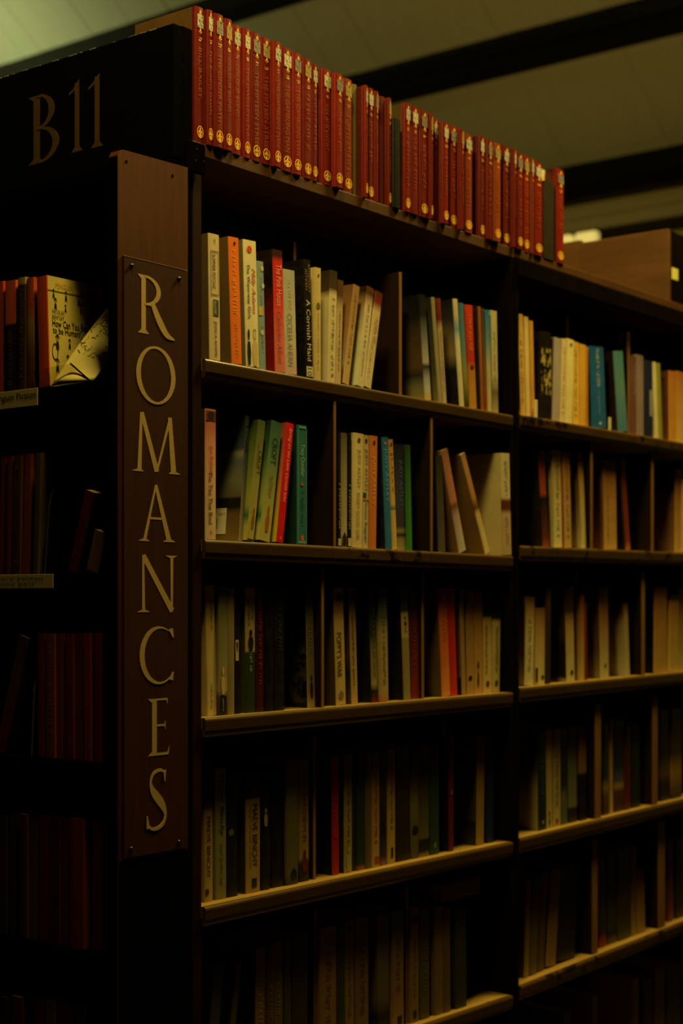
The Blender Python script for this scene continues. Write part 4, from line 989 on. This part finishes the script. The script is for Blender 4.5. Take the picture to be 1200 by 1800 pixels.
dv = dividers(far, fz(0), [(996, 999.5, 556, .066), (1103, 1107, 583, .02)])
row('f1', 'far bay top shelf', 0, fz(0), F1, back=.014, group='paperbacks on the top shelf of the far bay', divs=dv, lim=FAR_X)

for px, yt in ((942, 697), (1072, 727)):          # small index cards standing before the books
    x = onY(px - 3, .0075); z = shelf_z(FAR_Z[0], FAR_X, x) + .0004
    k = box('index_card', x, x + .011, .0070, .0078, z, z + (.036 if px < 1000 else .028), M['page_white'], None, 0)
    tag(k, 'small pale card standing at the shelf edge, %s' % ('before the black book' if px < 1000 else 'right of the blue hardback'), 'card', 'small cards on the far top shelf')

F2 = [
 (954, 964.5, 946, 791, 'rust-red narrow paperback with dark cover', [(0, '8a4020'), (.1, '5a2a18'), (.5, '14100c'), (.55, '9a4424'), (1, '7a2a16')], dict(cov='1c1810')),
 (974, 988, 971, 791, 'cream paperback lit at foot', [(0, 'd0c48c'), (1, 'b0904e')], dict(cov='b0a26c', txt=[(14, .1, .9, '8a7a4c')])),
 (988.5, 990.5, 984, 793, 'thin red paperback', '8a2414', {}),
 (992, 1004.5, 987, 796, 'tan paperback', [(0, 'b89a5c'), (1, 'a0703a')], dict(txt=[(14, .1, .9, '8a6034')])),
 (1022, 1032, 1016, 797, 'cream paperback before the divider', [(0, 'c4b880'), (.5, 'b89a5c'), (1, 'a8783c')], dict(cov=[(0, 'b8ae7c'), (.5, '7a5a30'), (1, '5a3c20')])),
 (1062, 1084, 1060, 807, 'broad tan paperback with dark figures at top', [(0, 'b8904c'), (.8, '9a6834'), (.9, '3a2416'), (1, '7a3a20')], dict(cov='7a5028', txt=[(14, .15, .9, '8a5a2c', .3, .2)])),
 (1100, 1108, 1090, 807, 'red-brown paperback with dark cover', [(0, 'b06a34'), (.1, '7a3018'), (.8, '6a2a16'), (1, '8a4a28')], dict(cov=[(0, '14100c'), (.25, '2a1c12'), (.4, '3a2414'), (1, '1a120c')])),
 (1186, 1197, 1187, 824, 'brown paperback with dark-topped cover', [(0, 'b89454'), (1, '8a4a24')], dict(cov=[(0, '6a4a28'), (.7, '5a3a20'), (.75, '1e120c'), (1, '2a140e')])),
 (1198, 1214, 1193, 841, 'yellow-tan paperback, cut by the right edge', 'c89a4c', {})]
dv = dividers(far, fz(1), [(1038, 1041.5, 778, .010), (1145, 1148.5, 795, .010)])
row('f2', 'far bay second shelf', 0, fz(1), F2, back=.020, group='paperbacks on the second shelf of the far bay', divs=dv, lim=FAR_X)


F3 = [
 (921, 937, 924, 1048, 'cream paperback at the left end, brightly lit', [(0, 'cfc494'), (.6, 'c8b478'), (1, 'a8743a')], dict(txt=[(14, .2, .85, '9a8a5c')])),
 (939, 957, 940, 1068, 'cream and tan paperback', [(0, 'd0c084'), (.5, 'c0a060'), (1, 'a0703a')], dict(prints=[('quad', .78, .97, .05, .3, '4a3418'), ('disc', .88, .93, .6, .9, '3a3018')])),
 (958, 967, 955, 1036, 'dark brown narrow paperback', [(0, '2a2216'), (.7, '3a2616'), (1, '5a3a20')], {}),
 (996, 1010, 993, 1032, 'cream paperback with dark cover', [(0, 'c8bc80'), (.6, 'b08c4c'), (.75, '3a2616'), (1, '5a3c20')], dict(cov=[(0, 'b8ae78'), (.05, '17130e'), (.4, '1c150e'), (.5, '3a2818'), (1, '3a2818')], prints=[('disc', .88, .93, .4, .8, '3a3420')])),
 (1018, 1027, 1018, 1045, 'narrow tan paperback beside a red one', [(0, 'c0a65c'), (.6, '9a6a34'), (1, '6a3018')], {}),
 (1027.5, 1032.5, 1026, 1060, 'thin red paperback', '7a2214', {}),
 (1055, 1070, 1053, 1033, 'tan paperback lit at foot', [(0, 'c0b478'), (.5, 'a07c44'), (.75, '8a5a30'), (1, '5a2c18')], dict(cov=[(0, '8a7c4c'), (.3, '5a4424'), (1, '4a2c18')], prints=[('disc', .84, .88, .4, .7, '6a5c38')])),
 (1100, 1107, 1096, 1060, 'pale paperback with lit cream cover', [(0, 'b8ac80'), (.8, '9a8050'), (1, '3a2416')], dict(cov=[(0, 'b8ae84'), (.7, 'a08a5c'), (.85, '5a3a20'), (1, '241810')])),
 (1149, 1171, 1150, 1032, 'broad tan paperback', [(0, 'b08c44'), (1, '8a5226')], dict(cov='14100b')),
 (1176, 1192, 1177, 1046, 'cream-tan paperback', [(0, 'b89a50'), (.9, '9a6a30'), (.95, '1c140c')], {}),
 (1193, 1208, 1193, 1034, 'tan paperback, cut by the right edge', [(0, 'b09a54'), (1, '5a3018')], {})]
dv = dividers(far, fz(2), [(1011.5, 1014, 1005, .03), (1128, 1133, 1005, .012)])
row('f3', 'far bay third shelf', 0, fz(2), F3, back=.022, group='paperbacks on the third shelf of the far bay', divs=dv, lim=FAR_X)


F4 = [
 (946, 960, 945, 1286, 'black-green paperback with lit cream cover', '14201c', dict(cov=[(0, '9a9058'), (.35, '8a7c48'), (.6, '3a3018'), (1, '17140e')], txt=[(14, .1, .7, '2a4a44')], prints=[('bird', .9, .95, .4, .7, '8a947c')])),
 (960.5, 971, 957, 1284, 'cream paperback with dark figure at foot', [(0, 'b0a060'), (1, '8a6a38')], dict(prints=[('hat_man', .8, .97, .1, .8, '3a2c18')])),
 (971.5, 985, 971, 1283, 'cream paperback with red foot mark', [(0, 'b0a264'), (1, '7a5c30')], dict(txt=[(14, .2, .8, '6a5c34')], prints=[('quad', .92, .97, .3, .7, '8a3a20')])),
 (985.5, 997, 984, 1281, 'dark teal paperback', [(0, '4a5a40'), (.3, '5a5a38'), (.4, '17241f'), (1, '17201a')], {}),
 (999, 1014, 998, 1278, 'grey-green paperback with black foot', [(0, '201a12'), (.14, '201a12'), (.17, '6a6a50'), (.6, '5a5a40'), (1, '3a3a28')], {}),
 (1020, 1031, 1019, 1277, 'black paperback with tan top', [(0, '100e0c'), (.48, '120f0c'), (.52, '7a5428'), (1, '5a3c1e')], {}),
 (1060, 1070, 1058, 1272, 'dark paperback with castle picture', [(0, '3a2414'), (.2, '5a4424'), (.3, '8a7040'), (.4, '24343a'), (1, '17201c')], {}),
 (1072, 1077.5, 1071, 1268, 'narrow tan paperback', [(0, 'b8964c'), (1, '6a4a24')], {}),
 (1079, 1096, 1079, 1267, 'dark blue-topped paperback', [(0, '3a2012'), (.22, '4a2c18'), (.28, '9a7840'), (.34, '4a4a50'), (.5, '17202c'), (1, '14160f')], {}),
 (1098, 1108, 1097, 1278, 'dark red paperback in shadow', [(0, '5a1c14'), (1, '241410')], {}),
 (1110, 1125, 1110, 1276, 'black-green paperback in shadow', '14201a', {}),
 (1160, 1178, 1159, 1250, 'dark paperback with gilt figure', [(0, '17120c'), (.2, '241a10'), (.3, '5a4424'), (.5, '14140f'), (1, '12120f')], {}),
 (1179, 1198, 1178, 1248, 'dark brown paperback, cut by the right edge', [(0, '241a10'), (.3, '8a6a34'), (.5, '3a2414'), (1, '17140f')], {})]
dv = dividers(far, fz(3), [(1046, 1056, 1237, .012), (1147, 1155.5, 1226, .012)])
row('f4', 'far bay fourth shelf', 0, fz(3), F4, back=.026, group='paperbacks on the fourth shelf of the far bay', divs=dv, lim=FAR_X)


F5 = [
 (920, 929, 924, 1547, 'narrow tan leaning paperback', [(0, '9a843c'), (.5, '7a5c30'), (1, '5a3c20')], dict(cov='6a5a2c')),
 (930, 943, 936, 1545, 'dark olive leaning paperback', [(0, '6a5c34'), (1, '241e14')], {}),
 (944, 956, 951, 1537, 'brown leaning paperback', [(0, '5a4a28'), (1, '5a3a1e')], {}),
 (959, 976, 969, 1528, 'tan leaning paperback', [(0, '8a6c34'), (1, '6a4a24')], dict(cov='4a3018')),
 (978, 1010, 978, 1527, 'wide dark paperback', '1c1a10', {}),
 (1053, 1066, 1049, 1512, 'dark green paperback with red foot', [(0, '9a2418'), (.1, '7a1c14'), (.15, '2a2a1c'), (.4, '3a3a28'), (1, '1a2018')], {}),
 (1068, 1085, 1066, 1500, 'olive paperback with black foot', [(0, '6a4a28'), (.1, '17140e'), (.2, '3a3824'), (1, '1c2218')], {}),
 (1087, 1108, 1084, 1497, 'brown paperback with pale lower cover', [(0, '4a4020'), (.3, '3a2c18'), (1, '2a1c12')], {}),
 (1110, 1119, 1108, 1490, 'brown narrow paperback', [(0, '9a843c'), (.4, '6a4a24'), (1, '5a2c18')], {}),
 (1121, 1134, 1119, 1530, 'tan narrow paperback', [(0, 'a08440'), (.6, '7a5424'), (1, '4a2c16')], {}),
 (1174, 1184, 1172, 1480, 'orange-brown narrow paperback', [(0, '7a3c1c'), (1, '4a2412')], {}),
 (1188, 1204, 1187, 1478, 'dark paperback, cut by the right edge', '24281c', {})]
dv = dividers(far, fz(4), [(1041, 1050, 1477, .014), (1157, 1168.5, 1445, .014)])
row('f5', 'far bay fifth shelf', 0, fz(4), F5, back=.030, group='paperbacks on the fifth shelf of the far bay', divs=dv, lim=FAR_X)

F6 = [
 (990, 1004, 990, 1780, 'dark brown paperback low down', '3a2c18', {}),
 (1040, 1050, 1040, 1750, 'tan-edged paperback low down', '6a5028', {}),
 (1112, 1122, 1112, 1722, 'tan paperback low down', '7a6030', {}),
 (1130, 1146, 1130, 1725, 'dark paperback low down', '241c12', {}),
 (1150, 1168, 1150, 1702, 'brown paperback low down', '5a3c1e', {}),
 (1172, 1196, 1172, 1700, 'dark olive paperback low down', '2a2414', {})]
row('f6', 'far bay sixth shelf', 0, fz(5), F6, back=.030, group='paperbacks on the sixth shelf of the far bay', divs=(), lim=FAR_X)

# --- end bookcase (left) ---------------------------------------------------------------
XL = X_LEFT + .004
def lz(k): return lambda X: LEFT_Z[k]
OR = 'c8521f'
def cover_art(b, w, d, h):
    s = w + .0004
    def pr(me, col, y0, z0, sy, sz, nm='printed_mark', e=0.0):
        put_print(nm, me, print_mat(col), b, (0, 1, 0), (0, 0, 1), (s + e, y0, z0), sy, sz)
    pr(QUAD, OR, .088, .001, .024, h - .002)
    pr(QUAD, '1c1a14', .0, h * .865, .112, .0012, e=.0002)
    pr(text_mesh('PENGUIN'), 'c88a3a', .016, h * .90, .034, .008, 'lettering', .0002)
    pr(text_mesh('NICOLAS'), '2a261c', .008, h * .665, .024, .006, 'lettering', .0002)
    pr(text_mesh('BENTLEY'), '2a261c', .008, h * .615, .024, .006, 'lettering', .0002)
    pr(text_mesh('How Can You Bear', 0, .012), '17150f', .008, h * .545, .074, .011, 'lettering', .0002)
    pr(text_mesh('to be Human?', 0, .012), '17150f', .008, h * .485, .056, .010, 'lettering', .0002)
    r = random.Random(3)
    for i, (y, z, sc) in enumerate(((.006, .80, .016), (.03, .79, .018), (.055, .77, .02), (.008, .70, .02), (.03, .69, .014), (.06, .70, .018), (.008, .34, .026), (.035, .36, .018),
                                    (.058, .34, .026), (.008, .13, .024), (.03, .2, .02), (.055, .1, .024), (.03, .05, .018))):
        pr(MOTIF['hat_man'], '1c1912', y, h * z, sc * .7, sc * 1.1, e=.0002)
    pr(MOTIF['ring'], '14120c', .006, h * .24, .012, .026, e=.0003)

L1 = [
 (-7, 6, -7, 496, 'red-orange paperback at the left edge', 'b8441c', dict(txt=[(12, .1, .9, '7a2a14')])),
 (9, 28, 9, 495, 'paperback with orange top and black lower spine', [(0, '241a12'), (.60, '241a12'), (.62, 'd05a24'), (1, 'd05a24')], dict(txt=[(14, .45, .95, '5a4a34')])),
 (31, 45, 31, 489, 'dark brown paperback with yellow top edge', [(0, '3a2a18'), (.93, '3a2a18'), (.95, 'a89040')], dict(txt=[(14, .1, .9, '5a4428')])),
 (47, 60, 47, 489, 'orange and brown worn paperback', [(0, '5a2c16'), (.3, '6a4424'), (.6, 'a88038'), (.75, 'b8501e'), (1, 'b8501e')], {}),
 (69, 87.5, 64, 488, 'bright orange spine paperback with cartoon cover', 'd2501c', dict(cov='c8b660', fn=cover_art, set=XL - .002, dep=.112, pages='page'))]
row('l1', 'upper end shelf', 0, lz(0), L1, back=XL, rot=-math.pi / 2, depth_=.112, group='orange paperbacks on the upper end shelf')
L2 = [
 (-2, 8, 1, 803, 'red-brown narrow paperback', '7a2a16', {}),
 (9, 20, 12, 802, 'dull red paperback', '6a2a18', {}),
 (21, 35, 24, 800, 'brown paperback with faint frame', '4a2c1a', dict(prints=[('frame', .1, .9, .2, .8, '6a3c22')])),
 (36, 51, 41, 798, 'rust-orange paperback', '8a3e1a', {}),
 (57, 67, 63, 796, 'grey-brown paperback beside the metal bookend', '5a4a30', {}),
 (118, 136, 150, 860, 'dark red leaning paperback by the panel', '5a1a10', dict(cov='3a120c')),
 (150, 172, 166, 930, 'tan low book by the panel', '7a5c34', dict(cov='5a4426'))]
row('l2', 'second end shelf', 0, lz(1), L2, back=XL, rot=-math.pi / 2, depth_=.112, group='paperbacks on the second end shelf')
L3 = [
 (-10, 8, 34, 1115, 'dark leaning paperback with red edge', [(0, '6a2014'), (.5, '5a3a20'), (1, '4a3a22')], {}),
 (66, 80, 65, 1113, 'brown-red paperback beside the wire bookend', '6a2c18', {}),
 (81, 97, 80, 1113, 'rust-brown paperback', '7a3a1c', dict(txt=[(14, .1, .8, '8a5a2c')])),
 (98, 114, 97, 1113, 'rust paperback', '7a341a', {}),
 (115, 130, 114, 1113, 'dull red paperback', '6a2816', {}),
 (131, 145, 130, 1112, 'red-brown paperback', '6a2414', {}),
 (147, 160, 146, 1112, 'bright rust paperback', '8a301a', {}),
 (165, 178, 165, 1112, 'dark red paperback near the panel', '7a2414', {}),
 (179, 190, 179, 1113, 'grey patterned paperback against the panel', '4a4232', dict(txt=[(18, .1, .9, '6a604a')]))]
row('l3', 'third end shelf', 0, lz(2), L3, back=XL, rot=-math.pi / 2, depth_=.112, group='paperbacks on the third end shelf')
L4 = [(-20, 12, -20, 1430, 'dark brown paperback cut by the left edge', '3a2416', {}), (16, 32, 16, 1430, 'dark olive paperback', '3a3420', {}), (33, 48, 33, 1430, 'dark brown paperback', '4a2c18', {}),
 (49, 66, 49, 1432, 'olive paperback', '5a4c2c', {}), (69, 86, 69, 1432, 'red-brown paperback', '6a2414', {}), (87, 105, 87, 1434, 'dark rust paperback', '4a2414', {}), (106, 121, 106, 1436, 'red-brown paperback', '6a2814', {}),
 (123, 148, 122, 1437, 'broad rust paperback', '7a3018', {}), (162, 189, 162, 1442, 'broad red-brown paperback against the panel', '6a2414', {})]
row('l4', 'fourth end shelf', 0, lz(3), L4, back=XL, rot=-math.pi / 2, depth_=.112, group='paperbacks on the fourth end shelf')
L5 = [(-10, 18, -10, 1748, 'dark paperback cut by the left edge', '3a2014', {}), (20, 40, 20, 1749, 'dull red paperback', '5a2012', {}), (60, 76, 60, 1752, 'rust paperback', '5a2814', {}), (80, 96, 80, 1756, 'tan paperback', '6a5430', {}),
 (100, 128, 100, 1760, 'broad red-brown paperback', '5a2414', {}), (132, 150, 132, 1764, 'dark red paperback', '4a1c10', {})]
row('l5', 'fifth end shelf', 0, lz(4), L5, back=XL, rot=-math.pi / 2, depth_=.112, group='paperbacks on the fifth end shelf')

# ------------------------------------------------------------------ small things
# curled cream booklet leaning on the upper end shelf
def pt(px, py, X):
    y = onX(px, X); return Vector((X, y, zat(py, X, y)))
z0 = LEFT_Z[0]
A_, B_ = pt(90, 684, XL - .002), pt(163, 668, XL - .002)
A_.z = z0 + .0008; B_.z = z0 + .0008
D0, C0 = pt(184, 538, -.115), pt(222, 596, -.115)   # runs up, back and to the right
nu, nv = 14, 10
def bk(u, v, off):
    p = A_.lerp(B_, u).lerp(D0.lerp(C0, u), v)
    bulge = math.sin(math.pi * u) * .012 + .012 * math.sin(math.pi * v) * .5 - .010 * v
    return p + Vector((-1, -.25, -.1)) * (bulge - off)
vs = []; fs = []
for off in (0, .004):
    for j in range(nv + 1):
        for i in range(nu + 1): vs.append(bk(i / nu, j / nv, off))
s_ = (nu + 1) * (nv + 1)
idx = lambda k, i, j: k * s_ + j * (nu + 1) + i
for j in range(nv):
    for i in range(nu):
        for k in (0, 1): fs.append((idx(k, i, j), idx(k, i + 1, j), idx(k, i + 1, j + 1), idx(k, i, j + 1)))
for i in range(nu):
    for j in (0, nv): fs.append((idx(0, i, j), idx(0, i + 1, j), idx(1, i + 1, j), idx(1, i, j)))
for j in range(nv):
    for i in (0, nu): fs.append((idx(0, i, j), idx(0, i, j + 1), idx(1, i, j + 1), idx(1, i, j)))
bkl = empty('booklet', A_.lerp(B_, .5))
tag(bkl, 'curled cream booklet with sketchy drawings leaning on the upper end shelf', 'booklet')
M['booklet'] = plain('cream_booklet_paper', 'd8c878', .5, .35, 0, .08, 40)
rebase(link('sheet', mesh('sheet', vs, fs, True), bkl, M['booklet']))
lv = []; lf = []
rb = random.Random(5)
for q in range(46):                               # pen strokes printed on the upper half
    u, v = rb.uniform(.08, .92), rb.uniform(.42, .95)
    a = rb.uniform(-.5, .5) + (0 if q % 3 else 1.4); ln = rb.uniform(.05, .16); pts = []
    for t in range(5):
        uu = u + math.cos(a) * ln * (t / 4 - .5) + .03 * math.sin(t * 2.1 + q); vv = v + math.sin(a) * ln * (t / 4 - .5) * .8
        pts.append((min(.98, max(.02, uu)), min(.98, max(.3, vv))))
    for t in range(4):
        k = len(lv); w_ = .006
        for (x, y) in ((pts[t][0], pts[t][1]), (pts[t + 1][0], pts[t + 1][1])):
            lv += [bk(x, y - w_, -.0003), bk(x, y + w_, -.0003)]
        lf.append((k, k + 2, k + 3, k + 1))
me = bpy.data.meshes.new('pen_strokes'); me.from_pydata([tuple(v) for v in lv], [], lf); me.update()
rebase(link('pen_strokes', me, bkl, print_mat('3a3418')))

# clear acrylic book stop in front of the booklet
m, nt, b_ = new_mat('clear_acrylic', .05, .5)
b_.inputs['Base Color'].default_value = (.75, .72, .6, 1); b_.inputs['Transmission Weight'].default_value = 1.0; b_.inputs['IOR'].default_value = 1.2
M['acrylic'] = m
XA = X_LEFT + .0005
stop = empty('book_stop', (XA, onX(110, XA), z0))
tag(stop, 'low clear acrylic stop at the front edge of the upper end shelf', 'bookend')
def on_shelf(px, dz, X): return (X, onX(px, X), z0 + dz)
prof = [on_shelf(67, .0008, XA), on_shelf(158, .0008, XA), on_shelf(124, .030, XA), on_shelf(58, .028, XA)]
vs = [p for p in prof] + [(p[0] + .0015, p[1], p[2]) for p in prof]
rebase(link('sheet', mesh('sheet', vs, [(0, 1, 2, 3), (4, 5, 6, 7), (0, 1, 5, 4), (1, 2, 6, 5), (2, 3, 7, 6), (3, 0, 4, 7)]), stop, M['acrylic']))
p, q = Vector(on_shelf(158, .001, XA)), Vector(on_shelf(123, .0305, XA))
dv = (q - p).normalized(); sd = Vector((0, dv.z, -dv.y)) * .0009
vs = [p - sd, p + sd, q + sd, q - sd]; vs = [v + Vector((-.0004, 0, 0)) for v in vs] + [v + Vector((.0018, 0, 0)) for v in vs]
rebase(link('dark_edge', mesh('dark_edge', vs, [(0, 1, 2, 3), (4, 5, 6, 7), (0, 1, 5, 4), (1, 2, 6, 5), (2, 3, 7, 6), (3, 0, 4, 7)]), stop, M['black_paint']))

# shelf-edge labels on the end bookcase
def shelf_label(pxr, k, txt, label, tall=.026):
    z1 = LEFT_Z[k] + .0005; X = X_LEFT - .0012
    y1 = onX(pxr, X); y0 = y1 + .165
    L = empty('shelf_label', (X, (y0 + y1) / 2, z1 - tall)); tag(L, label, 'label', 'paper labels on the end shelves')
    rebase(link('card', box_me('card', X, X + .001, y1, y0, z1 - tall, z1, .0002), L, print_mat('b8a878')))
    for s, f, hgt, ln, mg in txt:
        me = text_mesh(s, 0, .012) if isinstance(s, str) else bar_mesh(s, 3)
        t = put_print('lettering', me, print_mat('26231a'), L, (0, -1, 0), (0, 0, 1), Vector((X - .0003, y1 + mg + ln, z1 - tall * f - hgt)) - L.location, ln, hgt)
    return L
shelf_label(66, 0, [('Penguin Fiction', .18, .0125, .100, .004)], 'cream shelf-edge label reading Fiction below the orange paperbacks')
shelf_label(93, 1, [(16, .2, .0045, .10, .02), (12, .6, .0045, .08, .04)], 'pale shelf-edge label with two lines of small print, second end shelf', .021)

# thin metal bookends on the end shelves
M['steel'] = plain('dark_enamel_steel', '17150f', .3, .5, .3)
M['bright_edge'] = plain('worn_bright_edge', '9a8850', .25, .5, .8)
def bookend(px, pyt, k, lean, label):
    z = LEFT_Z[k] + .0005; X = XL
    y = onX(px, X); h = zat(pyt, X, y) - z
    e = empty('bookend', (X, y, z)); tag(e, label, 'bookend', 'metal bookends on the end shelves')
    n = 10; wd = .09
    prof = [(0, 0)] + [(wd / 2 - wd / 2 * math.cos(math.pi * i / n), h - .045 + .045 * math.sin(math.pi * i / n)) for i in range(n + 1)] + [(wd, 0)]
    vs = [(p[0], t + lean * p[1], p[1]) for t in (0, .0012) for p in prof]
    m_ = len(prof)
    pl = link('plate', mesh('plate', vs, [tuple(range(m_)), tuple(range(m_, 2 * m_))] + [(i, (i + 1) % m_, m_ + (i + 1) % m_, m_ + i) for i in range(m_)]), e, M['steel'])
    rim = prof[0:5]
    vs = []; 
    for p in rim: vs += [(p[0] - .0012, -.0004 + lean * p[1], p[1]), (p[0] - .0012, .0016 + lean * p[1], p[1]), (p[0] + .0006, .0016 + lean * p[1], p[1]), (p[0] + .0006, -.0004 + lean * p[1], p[1])]
    fs = []
    for i in range(len(rim) - 1):
        for q in range(4): fs.append((i * 4 + q, i * 4 + (q + 1) % 4, (i + 1) * 4 + (q + 1) % 4, (i + 1) * 4 + q))
    fs += [(0, 1, 2, 3), tuple(len(vs) - 4 + q for q in range(4))]
    link('rim', mesh('rim', vs, fs), e, M['bright_edge'])
    link('foot', box_me('foot', 0, .09, .0014, .012, .0, .001), e, M['steel'])
bookend(79, 838, 1, -.10, 'dark arched metal bookend on the second end shelf, bright edge')
bookend(56, 1160, 2, -.06, 'thin metal bookend between the leaning and upright books, third end shelf')

# wooden box standing on the far end of the bookcase top
M['box_wood'] = wood('box_wood', '402810', '583a1a', (6, 2, 14), .5, .3, ('3a2412', 6, .66))
bx1 = onY(1174, .03)
by1 = onX(1019, bx1)
zt_ = zat(402, bx1, .03)
wb = empty('wooden_box', (bx1 + .1, .14, Z_TOP))
tag(wb, 'plain brown wooden box standing on the bookcase top beyond the red books', 'box')
wbox('end_board', bx1, bx1 + .014, .03, by1, Z_TOP + .0005, zt_, M['box_wood'], wb, .001)
wbox('side_board', bx1 + .0145, bx1 + .22, .03, .042, Z_TOP + .0005, zt_ - .002, M['dark_wood'], wb, .001)
wbox('side_board', bx1 + .0145, bx1 + .22, by1 - .012, by1, Z_TOP + .0005, zt_ - .002, M['box_wood'], wb, .001)
wbox('bottom_board', bx1 + .0145, bx1 + .22, .0425, by1 - .0125, Z_TOP + .0005, Z_TOP + .012, M['box_wood'], wb, .0005)
lx = bx1 + .006
wbox('paper_label', bx1 + .018, bx1 + .05, .0288, .0298, zat(490, bx1 + .02, .03), zat(470, bx1 + .02, .03), print_mat('c8c060'), wb, 0)
# thin brown board behind it
X2 = bx1 + .24
b2 = box('board', X2, X2 + .016, onX(1020, X2), onX(975, X2), Z_TOP + .0005, zat(425, X2, onX(1000, X2)), M['box_wood'], None, .001)
tag(b2, 'narrow brown board standing behind the wooden box on the bookcase top', 'board')
# far lit strip lamp seen over the boards
m, nt, b_ = new_mat('lit_tube', .4, .3)
b_.inputs['Base Color'].default_value = (.8, .75, .5, 1); b_.inputs['Emission Color'].default_value = (1, .80, .22, 1); b_.inputs['Emission Strength'].default_value = .42
M['lit'] = m
XLM = 4.2
ya, yb = onX(1046, XLM), onX(975, XLM)
zz1, zz0 = zat(403, XLM, ya), zat(424, XLM, ya)
lamp = empty('wall_lamp', (XLM + .03, (ya + yb) / 2, zz0 - .02)); tag(lamp, 'small lit yellow strip lamp glowing far behind the wooden box', 'lamp')
ym = onX(1005, XLM)
for (u, v) in ((ya, ym - .01), (ym + .01, yb)):
    wbox('diffuser', XLM, XLM + .05, u, v, zz0, zz1, M['lit'], lamp, .012, 2)
wbox('housing', XLM + .002, XLM + .06, ya - .01, yb + .01, zz0 - .03, zz0 - .0005, M['black_paint'], lamp, .004)
wbox('wall_arm', XLM + .0605, XW - .001, ym - .015, ym + .015, zz0 - .028, zz0 - .008, M['black_paint'], lamp, .002)
